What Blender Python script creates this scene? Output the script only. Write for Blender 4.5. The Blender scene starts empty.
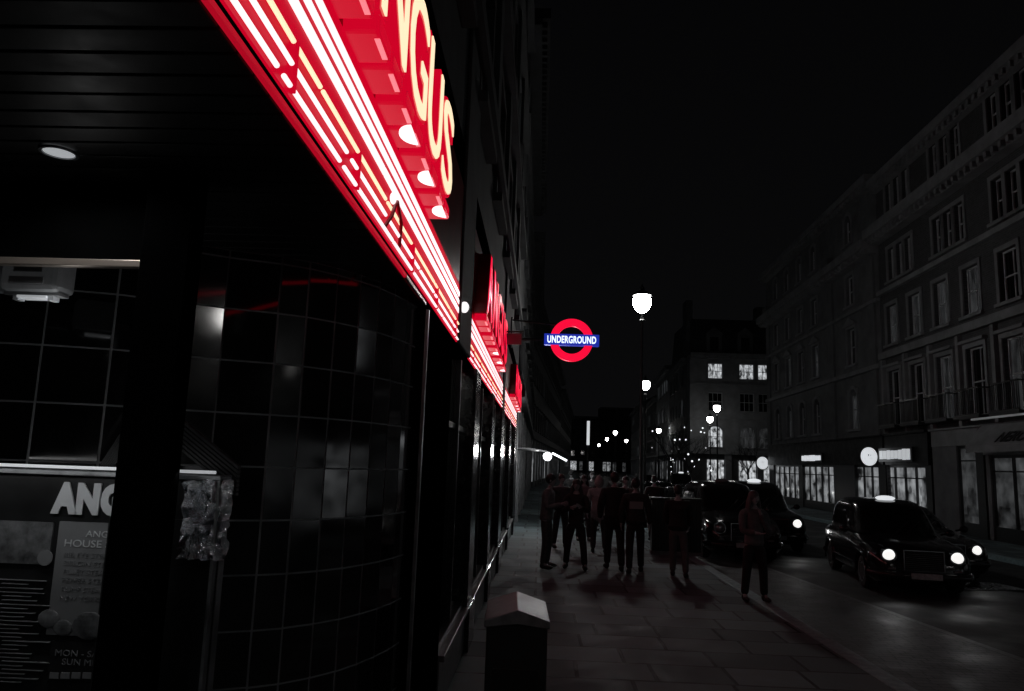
import bpy, bmesh, math, random
from mathutils import Vector, Matrix, Euler
random.seed(7)
R = math.radians
scene = bpy.context.scene
COL = scene.collection

# ------------------------------------------------------------------ camera
H = 1.95
FPX = 755.0
cd = bpy.data.cameras.new('camera'); cam = bpy.data.objects.new('camera', cd); COL.objects.link(cam)
cd.sensor_width = 36; cd.lens = FPX/1024*36; cd.clip_start = 0.02; cd.clip_end = 2000
cam.location = (0, 0, H)
CM = Matrix.Rotation(R(2.42), 3, 'Z') @ Matrix.Rotation(R(90+8.84), 3, 'X') @ Matrix.Rotation(R(2.0), 3, 'Z')
cam.rotation_euler = CM.to_euler()
scene.camera = cam
# ------------------------------------------------------------------ night sky
w = bpy.data.worlds.new('World'); scene.world = w; w.use_nodes = True
nt = w.node_tree; nt.nodes.clear()
out = nt.nodes.new('ShaderNodeOutputWorld'); bg = nt.nodes.new('ShaderNodeBackground')
tc = nt.nodes.new('ShaderNodeTexCoord'); sp = nt.nodes.new('ShaderNodeSeparateXYZ'); cr = nt.nodes.new('ShaderNodeValToRGB')
nt.links.new(tc.outputs['Generated'], sp.inputs[0]); nt.links.new(sp.outputs['Z'], cr.inputs[0])
cr.color_ramp.elements[0].color = (.0030, .0030, .0032, 1); cr.color_ramp.elements[1].color = (.0013, .0013, .0015, 1)
cr.color_ramp.elements[1].position = .6
nt.links.new(cr.outputs[0], bg.inputs[0]); bg.inputs[1].default_value = 1.0; nt.links.new(bg.outputs[0], out.inputs[0])
scene.view_settings.view_transform = 'Standard'; scene.view_settings.look = 'None'
scene.view_settings.exposure = 0; scene.view_settings.gamma = 1
scene.cycles.use_denoising = True
scene.cycles.max_bounces = 6; scene.cycles.sample_clamp_indirect = 3
LAMP_W = 36.0

def ray(px, py):
    d = CM @ Vector(((px-512)/FPX, (345.5-py)/FPX, -1)); return d
def at(px, py, Y):                       # point of the view ray where world y = Y (metres up the street)
    d = ray(px, py); t = Y/d.y; return Vector((0, 0, H)) + d*t
def ground(px, py, z=0.0):
    d = ray(px, py); t = (z-H)/d.z; return Vector((0, 0, H)) + d*t

# ------------------------------------------------------------------ materials
def g3(c): return (c*.95, c*.99, c*1.03, 1) if isinstance(c, (int, float)) else (*c, 1)
def mat(name, col, rough=.6, metal=0, vary=0.0, scale=4.0, bump=0.0, emit=None, es=0.0, rvary=0.0, spec=None):
    m = bpy.data.materials.new(name); m.use_nodes = True; n = m.node_tree; b = n.nodes['Principled BSDF']
    c = g3(col)
    b.inputs['Base Color'].default_value = c; b.inputs['Roughness'].default_value = rough; b.inputs['Metallic'].default_value = metal
    if spec is not None: b.inputs['Specular IOR Level'].default_value = spec
    t = n.nodes.new('ShaderNodeTexCoord')
    if vary > 0 or bump > 0 or rvary > 0:
        no = n.nodes.new('ShaderNodeTexNoise'); no.inputs['Scale'].default_value = scale; no.inputs['Detail'].default_value = 8
        no.inputs['Roughness'].default_value = .62
        n.links.new(t.outputs['Object'], no.inputs['Vector'])
        if vary > 0:
            r = n.nodes.new('ShaderNodeValToRGB'); r.color_ramp.elements[0].position = .3; r.color_ramp.elements[1].position = .72
            r.color_ramp.elements[0].color = tuple(x*(1-vary) for x in c[:3])+(1,); r.color_ramp.elements[1].color = tuple(min(1, x*(1+vary)) for x in c[:3])+(1,)
            n.links.new(no.outputs['Fac'], r.inputs[0]); n.links.new(r.outputs[0], b.inputs['Base Color'])
        if bump > 0:
            bp = n.nodes.new('ShaderNodeBump'); bp.inputs['Strength'].default_value = bump; bp.inputs['Distance'].default_value = .01
            n.links.new(no.outputs['Fac'], bp.inputs['Height']); n.links.new(bp.outputs[0], b.inputs['Normal'])
        if rvary > 0:
            mr = n.nodes.new('ShaderNodeMapRange'); mr.inputs[1].default_value = .35; mr.inputs[2].default_value = .65
            mr.inputs[3].default_value = max(.02, rough-rvary); mr.inputs[4].default_value = min(1, rough+rvary)
            n.links.new(no.outputs['Fac'], mr.inputs[0]); n.links.new(mr.outputs[0], b.inputs['Roughness'])
    if emit is not None:
        b.inputs['Emission Color'].default_value = g3(emit); b.inputs['Emission Strength'].default_value = es
    return m

def bricks(name, c1, c2, mortar, bw, rh, ms, rough=.7, axes='XY', bump=.6, spec=.5, rv=.2):
    m = bpy.data.materials.new(name); m.use_nodes = True; n = m.node_tree; b = n.nodes['Principled BSDF']
    t = n.nodes.new('ShaderNodeTexCoord'); s = n.nodes.new('ShaderNodeSeparateXYZ'); cb = n.nodes.new('ShaderNodeCombineXYZ')
    n.links.new(t.outputs['Object'], s.inputs[0])
    n.links.new(s.outputs[axes[0]], cb.inputs[0]); n.links.new(s.outputs[axes[1]], cb.inputs[1])
    # a little wobble so the courses are not ruler-straight
    wn = n.nodes.new('ShaderNodeTexNoise'); wn.inputs['Scale'].default_value = 1.3
    n.links.new(t.outputs['Object'], wn.inputs['Vector'])
    wm = n.nodes.new('ShaderNodeVectorMath'); wm.operation = 'MULTIPLY_ADD'; wm.inputs[1].default_value = (.05*rh, .05*rh, 0)
    n.links.new(wn.outputs['Color'], wm.inputs[0]); n.links.new(cb.outputs[0], wm.inputs[2])
    br = n.nodes.new('ShaderNodeTexBrick'); br.inputs['Scale'].default_value = 1
    br.inputs['Brick Width'].default_value = bw; br.inputs['Row Height'].default_value = rh; br.inputs['Mortar Size'].default_value = ms
    br.inputs['Color1'].default_value = g3(c1); br.inputs['Color2'].default_value = g3(c2); br.inputs['Mortar'].default_value = g3(mortar)
    br.offset = .43; br.squash = .8; br.squash_frequency = 3
    n.links.new(wm.outputs[0], br.inputs['Vector'])
    no = n.nodes.new('ShaderNodeTexNoise'); no.inputs['Scale'].default_value = 2.2; no.inputs['Detail'].default_value = 9; no.inputs['Roughness'].default_value = .7
    n.links.new(t.outputs['Object'], no.inputs['Vector'])
    mr = n.nodes.new('ShaderNodeMapRange'); mr.inputs[1].default_value = .3; mr.inputs[2].default_value = .7; mr.inputs[3].default_value = .6; mr.inputs[4].default_value = 1.35
    n.links.new(no.outputs['Fac'], mr.inputs[0])
    mx = n.nodes.new('ShaderNodeVectorMath'); mx.operation = 'MULTIPLY'
    n.links.new(br.outputs['Color'], mx.inputs[0]); n.links.new(mr.outputs[0], mx.inputs[1]); n.links.new(mx.outputs[0], b.inputs['Base Color'])
    r2 = n.nodes.new('ShaderNodeMapRange'); r2.inputs[1].default_value = .35; r2.inputs[2].default_value = .65
    r2.inputs[3].default_value = rough-rv; r2.inputs[4].default_value = rough+rv
    n.links.new(no.outputs['Fac'], r2.inputs[0]); n.links.new(r2.outputs[0], b.inputs['Roughness'])
    b.inputs['Specular IOR Level'].default_value = spec
    bp = n.nodes.new('ShaderNodeBump'); bp.inputs['Strength'].default_value = bump; bp.inputs['Distance'].default_value = .012; bp.invert = True
    n.links.new(br.outputs['Fac'], bp.inputs['Height'])
    b2 = n.nodes.new('ShaderNodeBump'); b2.inputs['Strength'].default_value = .35; b2.inputs['Distance'].default_value = .01
    n.links.new(no.outputs['Fac'], b2.inputs['Height']); n.links.new(bp.outputs[0], b2.inputs['Normal']); n.links.new(b2.outputs[0], b.inputs['Normal'])
    return m

def litmat(name, lo, hi, scale=3.0, es=1.0, stretch=(1, 1, 1)):
    """a window or shop seen lit from inside: uneven brightness from what stands behind the glass"""
    m = bpy.data.materials.new(name); m.use_nodes = True; n = m.node_tree; b = n.nodes['Principled BSDF']
    t = n.nodes.new('ShaderNodeTexCoord'); mp = n.nodes.new('ShaderNodeMapping'); mp.inputs['Scale'].default_value = stretch
    n.links.new(t.outputs['Object'], mp.inputs[0])
    v = n.nodes.new('ShaderNodeTexVoronoi'); v.inputs['Scale'].default_value = scale; v.distance = 'CHEBYCHEV'
    no = n.nodes.new('ShaderNodeTexNoise'); no.inputs['Scale'].default_value = scale*1.3; no.inputs['Detail'].default_value = 6
    n.links.new(mp.outputs[0], v.inputs['Vector']); n.links.new(mp.outputs[0], no.inputs['Vector'])
    ad = n.nodes.new('ShaderNodeMath'); ad.operation = 'MULTIPLY_ADD'; ad.inputs[1].default_value = .22
    sv = n.nodes.new('ShaderNodeSeparateXYZ'); n.links.new(v.outputs['Color'], sv.inputs[0])
    n.links.new(sv.outputs[0], ad.inputs[0]); no.inputs['Detail'].default_value = 3; n.links.new(no.outputs['Fac'], ad.inputs[2])
    r = n.nodes.new('ShaderNodeValToRGB'); r.color_ramp.elements[0].position = .42; r.color_ramp.elements[1].position = .86
    r.color_ramp.elements[0].color = g3(lo); r.color_ramp.elements[1].color = g3(hi)
    n.links.new(ad.outputs[0], r.inputs[0]); n.links.new(r.outputs[0], b.inputs['Emission Color'])
    b.inputs['Emission Strength'].default_value = es; b.inputs['Base Color'].default_value = (.02, .02, .02, 1); b.inputs['Roughness'].default_value = .08
    return m

RED = (.80, .004, .035)
M = dict(
    slab=bricks('paving_stone', (.055, .074, .079), (.14, .19, .20), .012, .92, .62, .020, rough=.75, bump=.9, rv=.14),
    block=bricks('block_paving', .07, .11, .03, .22, .11, .008, rough=.55, bump=1.0, rv=.15),
    asphalt=mat('asphalt', .035, .72, vary=.35, scale=1.1, bump=.5, rvary=.2, spec=.4),
    kerb=mat('granite_kerb', (.24, .34, .36), .6, vary=.35, scale=9, bump=.4),
    paint=mat('road_paint', .13, .6, vary=.45, scale=14),
    iron=mat('black_iron', .012, .35, vary=.3, scale=8, bump=.2),
    blackgloss=mat('black_gloss', .006, .08, spec=.6),
    blackpanel=mat('black_panel', .010, .45, vary=.4, scale=3, rvary=.1, spec=.2),
    recess=mat('recess_black_paint', .0020, .9, vary=.4, scale=3, spec=0),
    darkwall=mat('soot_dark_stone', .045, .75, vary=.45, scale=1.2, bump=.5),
    polished=mat('polished_dark_granite', .02, .16, vary=.6, scale=12, rvary=.06, spec=.7),
    plinth=mat('plinth_stone', .16, .35, vary=.4, scale=6, bump=.2),
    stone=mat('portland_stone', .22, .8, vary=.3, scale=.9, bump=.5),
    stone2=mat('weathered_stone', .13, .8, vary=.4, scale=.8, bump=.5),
    trim=mat('pale_trim_stone', .20, .75, vary=.28, scale=1.5, bump=.4),
    brick=bricks('dark_brick', .04, .06, .08, .22, .075, .01, axes='XZ', rough=.85, rv=.1),
    slate=mat('roof_slate', .06, .55, vary=.4, scale=3, bump=.5),
    frame=mat('painted_sash', .45, .5, vary=.2, scale=5),
    darkframe=mat('dark_frame', .02, .3, vary=.3, scale=5),
    glass=mat('night_glass', .008, .05, rvary=.02, scale=2, spec=.7),
    dimwin=litmat('curtained_window', .004, .035, 2.0, 1.0, (2, 1, .5)),
    litwin=litmat('lit_window', .01, .70, 1.9, 1.0, (2, 1, 1)),
    shopwin=litmat('lit_shop_window', .003, .30, 1.3, 1.0),
    shopdim=litmat('dim_shop_window', .003, .06, 1.2, 1.0),
    tile=mat('black_glazed_tile', .009, .07, vary=.5, scale=1.5, rvary=.04, spec=.8),
    grout=mat('tile_grout', .36, .7, vary=.35, scale=4),
    slat=mat('soffit_slat', .025, .45, vary=.3, scale=4, rvary=.1),
    redtrim=mat('red_lit_edge', (.1, .001, .003), .6, spec=.05, emit=(.62, .004, .022), es=.65),
    greytrim=mat('metal_edge', (.35, .30, .26), .35, metal=.6),
    redboard=mat('red_board_neon_glow', (.07, .0005, .002), .5, vary=.3, scale=5, emit=(.62, .001, .020), es=.9, spec=.04),  # neon light falling on the board is put into its emission
    redsheet=mat('red_gloss_board', (.25, .002, .008), .3, vary=.3, scale=6, spec=.3),
    redside=mat('red_letter_return', (.06, .0005, .002), .3, emit=(.62, .001, .020), es=.95, spec=.06),
    redlit=mat('red_letter_face', (.5, .004, .02), .3, emit=(.95, .006, .05), es=1.0),
    pinkglint=mat('pink_painted_glint', (.5, .1, .12), .3, emit=(.95, .22, .26), es=.9),  # pink highlight as an emissive colour
    cream=mat('cream_neon', (.8, .7, .4), .3, emit=(1.0, .80, .52), es=1.1),
    neon=mat('white_neon_tube', .8, .3, emit=(1.0, .90, .92), es=1.15),
    bulb=mat('white_lamp_lens', .8, .3, emit=(1, .95, .95), es=1.1),
    tubered=mat('roundel_red', (.6, .01, .03), .4, emit=(.95, .004, .045), es=1.0),
    tubeblue=mat('roundel_blue', (.01, .02, .3), .4, emit=(.012, .028, .36), es=1.0),
    tubewhite=mat('roundel_letters', .8, .4, emit=(.8, .93, 1.0), es=1.4),
    lamplens=mat('street_lamp_lens', .9, .2, emit=(1, .99, .97), es=LAMP_W*2.0),
    farlens=mat('far_lamp_lens', .9, .2, emit=(1, .98, .95), es=LAMP_W*.45),
    fairy=mat('fairy_light', .8, .3, emit=.8, es=1.6),
    globe=mat('opal_sign_disc', .8, .4, vary=.05, emit=.62, es=1.0),
    globedim=mat('opal_sign_face', .8, .4, emit=.40, es=1.0),
    carpaint=mat('black_car_paint', .014, .14, spec=.7, rvary=.03, scale=3),
    greypaint=mat('dark_grey_car_paint', .03, .15, metal=.3),
    chrome=mat('chrome', .55, .15, metal=1),
    tyre=mat('tyre_rubber', .015, .8, vary=.3, scale=20),
    headlit=mat('headlamp_lit', .9, .2, emit=(1, .98, .95), es=.95),
    headoff=mat('headlamp_unlit', .35, .08, metal=.5),
    taxisign=mat('taxi_roof_light', .8, .3, emit=.75, es=1.0),
    plate=mat('number_plate', .45, .4, vary=.35, scale=25),
    skin=mat('skin', .32, .6, vary=.1, scale=20),
    bark=mat('bark', .05, .9, vary=.4, scale=12, bump=.6),
    steel=mat('brushed_steel', .26, .42, metal=.75, vary=.35, scale=9, rvary=.14),
    coverplate=mat('worn_steel_plate', .25, .22, metal=.8, vary=.5, scale=9, bump=.5, rvary=.14),
    binbody=mat('bin_black_paint', .012, .5, vary=.4, scale=6, bump=.2),
    boardgrey=mat('menu_poster_paper', .20, .6, vary=.25, scale=3),
    boarddark=mat('menu_board_dark', .02, .3, vary=.5, scale=4),
    boardpale=mat('menu_lettering', .62, .6, vary=.1),
    boardmid=mat('menu_print', .22, .6, vary=.1),
    photo=mat('printed_food_picture', .13, .4, vary=.85, scale=16),
    foil=mat('crumpled_foil', .9, .12, metal=1, bump=1.0, scale=9),
)
# deeper bump for foil
for nd in M['foil'].node_tree.nodes:
    if nd.type == 'BUMP': nd.inputs['Distance'].default_value = .08

# ------------------------------------------------------------------ helpers
def tag(o, label=None, cat=None, group=None, kind=None):
    if label: o['label'] = label
    if cat: o['category'] = cat
    if group: o['group'] = group
    if kind: o['kind'] = kind
    return o
def empty(name, loc=(0, 0, 0), rz=0, label=None, cat=None, group=None):
    o = bpy.data.objects.new(name, None); COL.objects.link(o); o.empty_display_size = .1
    o.location = loc; o.rotation_euler = (0, 0, rz); return tag(o, label, cat, group)

class MB:
    def __init__(s): s.v = []; s.f = []; s.mi = []
    def add(s, vs, fs, mi=0):
        k = len(s.v); s.v += [tuple(v) for v in vs]; s.f += [tuple(i+k for i in f) for f in fs]; s.mi += [mi]*len(fs); return s
    def quad(s, a, b, c, d, mi=0): return s.add([a, b, c, d], [(0, 1, 2, 3)], mi)
    def box(s, x0, x1, y0, y1, z0, z1, mi=0):
        return s.add([(x0, y0, z0), (x1, y0, z0), (x1, y1, z0), (x0, y1, z0), (x0, y0, z1), (x1, y0, z1), (x1, y1, z1), (x0, y1, z1)],
                     [(0, 3, 2, 1), (4, 5, 6, 7), (0, 1, 5, 4), (1, 2, 6, 5), (2, 3, 7, 6), (3, 0, 4, 7)], mi)
    def lathe(s, prof, n=16, c=(0, 0, 0), axis='z', mi=0, sx=1, sy=1):
        vs = []
        for r, z in prof:
            for i in range(n):
                a = 2*math.pi*i/n; p = (r*math.cos(a)*sx, r*math.sin(a)*sy, z)
                if axis == 'x': p = (p[2], p[0], p[1])
                if axis == 'y': p = (p[0], p[2], p[1])
                vs.append((p[0]+c[0], p[1]+c[1], p[2]+c[2]))
        fs = [(j*n+i, j*n+(i+1) % n, (j+1)*n+(i+1) % n, (j+1)*n+i) for j in range(len(prof)-1) for i in range(n)]
        fs += [tuple(range(n))[::-1], tuple((len(prof)-1)*n+i for i in range(n))]
        return s.add(vs, fs, mi)
    def tube(s, pts, r, n=8, mi=0):
        pts = [Vector(p) for p in pts]; rs = r if isinstance(r, (list, tuple)) else [r]*len(pts); vs = []
        for i, p in enumerate(pts):
            d = (pts[min(i+1, len(pts)-1)]-pts[max(i-1, 0)]).normalized()
            u = d.orthogonal().normalized() if i == 0 else (u - d*u.dot(d)).normalized()
            q = d.cross(u)
            for k in range(n):
                a = 2*math.pi*k/n; vs.append(p+(u*math.cos(a)+q*math.sin(a))*rs[i])
        fs = [(j*n+i, j*n+(i+1) % n, (j+1)*n+(i+1) % n, (j+1)*n+i) for j in range(len(pts)-1) for i in range(n)]
        fs += [tuple(range(n))[::-1], tuple((len(pts)-1)*n+i for i in range(n))]
        return s.add(vs, fs, mi)
    def prism(s, poly, y0, y1, mi=0):        # polygon in x,z extruded along y
        n = len(poly); vs = [(x, y0, z) for x, z in poly]+[(x, y1, z) for x, z in poly]
        fs = [tuple(range(n)), tuple(range(2*n-1, n-1, -1))]+[(i, i+n, (i+1) % n+n, (i+1) % n) for i in range(n)]
        return s.add(vs, fs, mi)
    def prismx(s, poly, x0, x1, mi=0):       # polygon in y,z extruded along x
        n = len(poly); vs = [(x0, y, z) for y, z in poly]+[(x1, y, z) for y, z in poly]
        fs = [tuple(range(n)), tuple(range(2*n-1, n-1, -1))]+[(i, i+n, (i+1) % n+n, (i+1) % n) for i in range(n)]
        return s.add(vs, fs, mi)
    def sphere(s, c, rx, ry, rz, n=12, m=8, mi=0):
        vs = [(c[0]+rx*math.sin(math.pi*j/m)*math.cos(2*math.pi*i/n), c[1]+ry*math.sin(math.pi*j/m)*math.sin(2*math.pi*i/n), c[2]+rz*math.cos(math.pi*j/m)) for j in range(1, m) for i in range(n)]
        k = len(vs); vs += [(c[0], c[1], c[2]+rz), (c[0], c[1], c[2]-rz)]
        fs = [(j*n+i, (j+1)*n+i, (j+1)*n+(i+1) % n, j*n+(i+1) % n) for j in range(m-2) for i in range(n)]
        fs += [(k, i, (i+1) % n) for i in range(n)] + [(k+1, (m-2)*n+(i+1) % n, (m-2)*n+i) for i in range(n)]
        return s.add(vs, fs, mi)
    def build(s, name, m, parent=None, smooth=False, bevel=0):
        me = bpy.data.meshes.new(name); me.from_pydata(s.v, [], s.f)
        for x in (m if isinstance(m, (list, tuple)) else [m]): me.materials.append(x)
        for p, i in zip(me.polygons, s.mi): p.material_index = i
        b = bmesh.new(); b.from_mesh(me); bmesh.ops.recalc_face_normals(b, faces=b.faces); b.to_mesh(me); b.free()
        if smooth:
            for p in me.polygons: p.use_smooth = True
            me.set_sharp_from_angle(angle=R(38))
        o = bpy.data.objects.new(name, me); COL.objects.link(o); o.parent = parent
        if bevel:
            bv = o.modifiers.new('bevel', 'BEVEL'); bv.width = bevel; bv.segments = 2; bv.limit_method = 'ANGLE'
        return o

def bake(o):
    """evaluated mesh of an object, replacing its modifiers"""
    dg = bpy.context.evaluated_depsgraph_get(); dg.update()
    me = bpy.data.meshes.new_from_object(o.evaluated_get(dg)); o.modifiers.clear(); old = o.data; o.data = me; return o

def text_mesh(body, size, extrude, offset=0.0, align='LEFT', sx=1.0, space=1.0, res=4):
    c = bpy.data.curves.new('t', 'FONT'); c.body = body; c.size = size; c.extrude = extrude; c.offset = offset
    c.align_x = align; c.resolution_u = res; c.space_character = space
    o = bpy.data.objects.new('t', c); COL.objects.link(o)
    dg = bpy.context.evaluated_depsgraph_get(); me = bpy.data.meshes.new_from_object(o.evaluated_get(dg))
    bpy.data.objects.remove(o); me.transform(Matrix.Diagonal((sx, 1, 1, 1)))
    return me
def text(name, body, size, loc, m, parent=None, extrude=.003, offset=0.0, align='LEFT', sx=1.0, space=1.0, shear=0.0, res=4):
    """lettering standing upright, reading along local x, facing local -y"""
    me = text_mesh(body, size, extrude, offset, align, sx, space, res)
    if shear: me.transform(Matrix(((1, shear, 0, 0), (0, 1, 0, 0), (0, 0, 1, 0), (0, 0, 0, 1))))
    me.transform(Matrix.Rotation(R(90), 4, 'X')); me.name = name; me.materials.clear(); me.materials.append(m)
    o = bpy.data.objects.new(name, me); COL.objects.link(o); o.location = loc; o.parent = parent; return o

def copy_tree(o, parent=None):
    c = o.copy(); COL.objects.link(c); c.parent = parent
    for ch in o.children: copy_tree(ch, c)
    return c

# ------------------------------------------------------------------ ground, road, pavement
def poly(name, pts, z, m, thick=0):
    b = MB(); n = len(pts)
    if thick:
        b.add([(x, y, z) for x, y in pts]+[(x, y, z-thick) for x, y in pts], [tuple(range(n))]+[(i, (i+1) % n, (i+1) % n+n, i+n) for i in range(n)])
    else: b.add([(x, y, z) for x, y in pts], [tuple(range(n))])
    o = b.build(name, m); tag(o, kind='structure'); return o
KX = 3.55
poly('ground', [(-280, -60), (280, -60), (280, 300), (-280, 300)], -.16, M['asphalt'])
poly('road', [(KX, -12), (11.3, -12), (12.5, 50), (17, 120), (24, 230), (10, 230), (6.2, 120), (KX, 50)], -.12, M['asphalt'])
poly('side_street', [(12.3, 55), (60, 55), (60, 79), (13.5, 79)], -.124, M['asphalt'])
poly('pavement', [(-3.2, -12), (KX-.22, -12), (KX-.22, 50), (6.0, 120), (9.8, 230), (6.5, 230), (2.5, 120), (-.75, 60), (-3.2, 59)], 0, M['slab'], .15)
poly('far_pavement', [(11.5, -12), (40, -12), (40, 55), (12.7, 55)], 0, M['slab'], .15)
poly('corner_pavement', [(14.2, 79), (60, 79), (60, 230), (24, 230)], 0, M['slab'], .15)
# granite kerb, block-paved loading strip and worn painted lines
b = MB(); y = -12.0
while y < 50:
    L = random.uniform(.85, 1.05); j = random.uniform(-.004, .004)
    b.box(KX-.214, KX+j, y+.004, y+L-.004, -.16, .003+random.uniform(-.002, .003)); y += L
tag(b.build('kerb', M['kerb'], bevel=.008), kind='structure')
b = MB(); y = -12.0
while y < 54:
    L = random.uniform(.85, 1.05); x = 11.3+1.2*(y+12)/62
    b.box(x, x+.2, y+.004, y+L-.004, -.16, .003); y += L
tag(b.build('far_kerb', M['kerb'], bevel=.008), kind='structure')
poly('loading_strip', [(KX+.01, -12), (6.6, -12), (5.9, 6.5), (4.85, 18), (4.6, 30), (KX+.01, 34)], -.116, M['block'])
b = MB()
bl = [(6.6, -12), (5.9, 6.5), (4.85, 18), (4.6, 30)]
for (xa, ya), (xb, yb) in zip(bl, bl[1:]):
    b.quad((xa, ya, -.112), (xa+.12, ya, -.112), (xb+.12, yb, -.112), (xb, yb, -.112))
for q in range(14):
    yy = 20+q*6; b.quad((8.2+yy*.012, yy, -.112), (8.32+yy*.012, yy, -.112), (8.35+yy*.012, yy+2.5, -.112), (8.23+yy*.012, yy+2.5, -.112))
tag(b.build('road_markings', M['paint']), kind='structure')
for px, py, wx_, wy_, lb in ((922, 572, .55, .45, 'square steel access cover in the road under the nearest taxi bumper'), (978, 586, .75, .5, 'larger steel access cover in the road nearest the right edge')):
    gc = ground(px, py, -.112); c_ = empty('access_cover', (gc.x, gc.y, -.112), R(8), lb, 'manhole cover')
    q = MB(); q.box(-wx_, wx_, -wy_, wy_, -.01, .004); q.build('frame', M['iron'], c_)
    q = MB(); q.box(-wx_+.05, wx_-.05, -wy_+.05, -.01, .004, .010); q.build('plate', M['coverplate'], c_, bevel=.003)
    q = MB(); q.box(-wx_+.05, wx_-.05, .01, wy_-.05, .004, .010); q.build('plate', M['coverplate'], c_, bevel=.003)
poly('traffic_island', [(5.7, 47), (7.1, 47), (7.4, 53), (6.1, 53)], 0, M['kerb'], .12)

# ------------------------------------------------------------------ restaurant with rounded tile corner (near left)
SOF = H+.98
WX = -.75
rest = empty('restaurant', (WX, 0, 0), 0, 'black tiled restaurant front with rounded entrance corner and slatted ceiling below the red neon signs', 'building')
def rl(v): return (v[0]-WX, v[1], v[2])      # world -> local of the restaurant
# the rounded wall: plan points (x, y)
plan = [(-3.05, 3.08), (-2.75, 3.12), (-2.47, 3.15), (-2.19, 3.19), (-1.93, 3.27), (-1.74, 3.39), (-1.542, 3.52), (-1.316, 3.62), (-1.20, 3.70), (-1.09, 3.82), (-1.0, 3.95), (-.93, 4.10), (-.873, 4.26), (-.83, 4.43), (-.80, 4.63)]
tiles = MB(); grout = MB()
tr = random.Random(3)
for i in range(len(plan)-1):
    a = Vector((*plan[i], 0)); c = Vector((*plan[i+1], 0)); t = (c-a).normalized(); n = Vector((t.y, -t.x, 0))
    grout.quad(*[rl(p) for p in (a, c, c+Vector((0, 0, SOF)), a+Vector((0, 0, SOF)))])
    gz = .0045
    for k in range(-1, 12):
        z0 = max(.14+.25*k, .0)+gz; z1 = min(.14+.25*(k+1), SOF)-gz
        if z1 <= z0: continue
        jt = .0035 if tr.random() < .35 else .0012
        ta, tb = tr.uniform(-jt, jt), tr.uniform(-jt, jt); off = [n*(.007+v_) for v_ in (-ta-tb*.5, ta-tb*.5, ta+tb*.5, -ta+tb*.5)]
        p = [a+t*gz+Vector((0, 0, z0)), c-t*gz+Vector((0, 0, z0)), c-t*gz+Vector((0, 0, z1)), a+t*gz+Vector((0, 0, z1))]
        tiles.quad(*[rl(q+o) for q, o in zip(p, off)])
grout.build('corner_wall', M['grout'], rest); tiles.build('wall_tiles', M['tile'], rest)
# slatted ceiling over the entrance
b = MB(); b.box(-3.2, -.03, -3, 4.7, SOF+.03, SOF+.3)
b.build('ceiling', M['blackpanel'], rest)
b = MB(); y = -2.9
while y < 4.6:
    b.box(-3.2, -.03, y, y+.098, SOF, SOF+.029); y += .11
b.build('ceiling_slats', M['slat'], rest, bevel=.003)
b = MB(); b.box(-.016, .0, -3, 3.95, SOF-.012, SOF+.012); b.build('ceiling_edge', M['redtrim'], rest, bevel=.004)
b = MB(); b.box(-.016, .0, 3.955, 4.7, SOF-.012, SOF+.012); b.build('ceiling_edge', M['greytrim'], rest, bevel=.004)
# back wall of recess to the left + header panel + column
b = MB(); b.box(-3.3, -3.2, -3, 3.2, 0, SOF); b.box(-3.2, -1.0, -3.1, -3, 0, SOF); b.build('recess_wall', M['blackpanel'], rest)
b = MB(); b.box(-2.45, -.665, 2.62, 2.68, 2.625, SOF-.002); b.build('header_panel', M['recess'], rest)
b = MB(); b.box(-2.45, -.672, 2.585, 2.619, 2.598, 2.626); b.build('header_trim', M['greytrim'], rest, bevel=.004)
b = MB(); b.box(-.664, -.49, 2.50, 2.60, 0, SOF-.002); b.box(-.68, -.475, 2.485, 2.615, 0, .15); b.build('column', M['recess'], rest, bevel=.006)
# front pier, pilasters, shop windows
def lx(v): return v-WX
pier = [(4.66, 6.15), (8.2, 8.8), (11.1, 11.6), (13.9, 14.9), (17.6, 18.1), (21.2, 22.4)]
b = MB(); b.box(-.7, .0, 4.66, 6.15, 0, SOF+.03); b.build('corner_pier', M['recess'], rest, bevel=.01)
b = MB(); b.box(.001, .02, 4.66, 4.70, 0, SOF-.04); b.build('pier_edge', M['steel'], rest)
for (a, c) in pier[1:]:
    b = MB(); b.box(-.4, .03, a, c, 0, SOF+.03); b.box(-.4, .06, a-.03, c+.03, 0, .45); b.build('pilaster', M['polished'], rest, bevel=.01)
for (a, c) in zip([p[1] for p in pier], [p[0] for p in pier][1:]):
    b = MB(); b.box(-.12, -.09, a, c, .5, SOF); g = b.build('shop_window', M['glass'], rest)
    f = MB(); n = max(2, int((c-a)/.9))
    for k in range(1, n): yy = a+(c-a)*k/n; f.box(-.088, -.03, yy-.025, yy+.025, .5, SOF-.02)
    f.box(-.088, -.06, a, c, 2.25, 2.30); f.box(-.088, -.02, a, c, .45, .499)
    f.build('frame', M['darkframe'], g)
    s = MB(); s.box(-.12, .01, a, c, 0, .40); s.box(-.12, .05, a, c, .40, .449); s.build('stall_riser', M['plinth'], rest, bevel=.006)
b = MB(); b.box(-.7, -.13, 6.15, 22.4, .0, SOF); b.build('dark_interior', M['blackpanel'], rest)
# fascia wall that carries the signs
b = MB(); b.box(-.6, -.004, -3, 22.4, SOF+.03, 4.75); b.build('fascia', M['recess'], rest)
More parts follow.
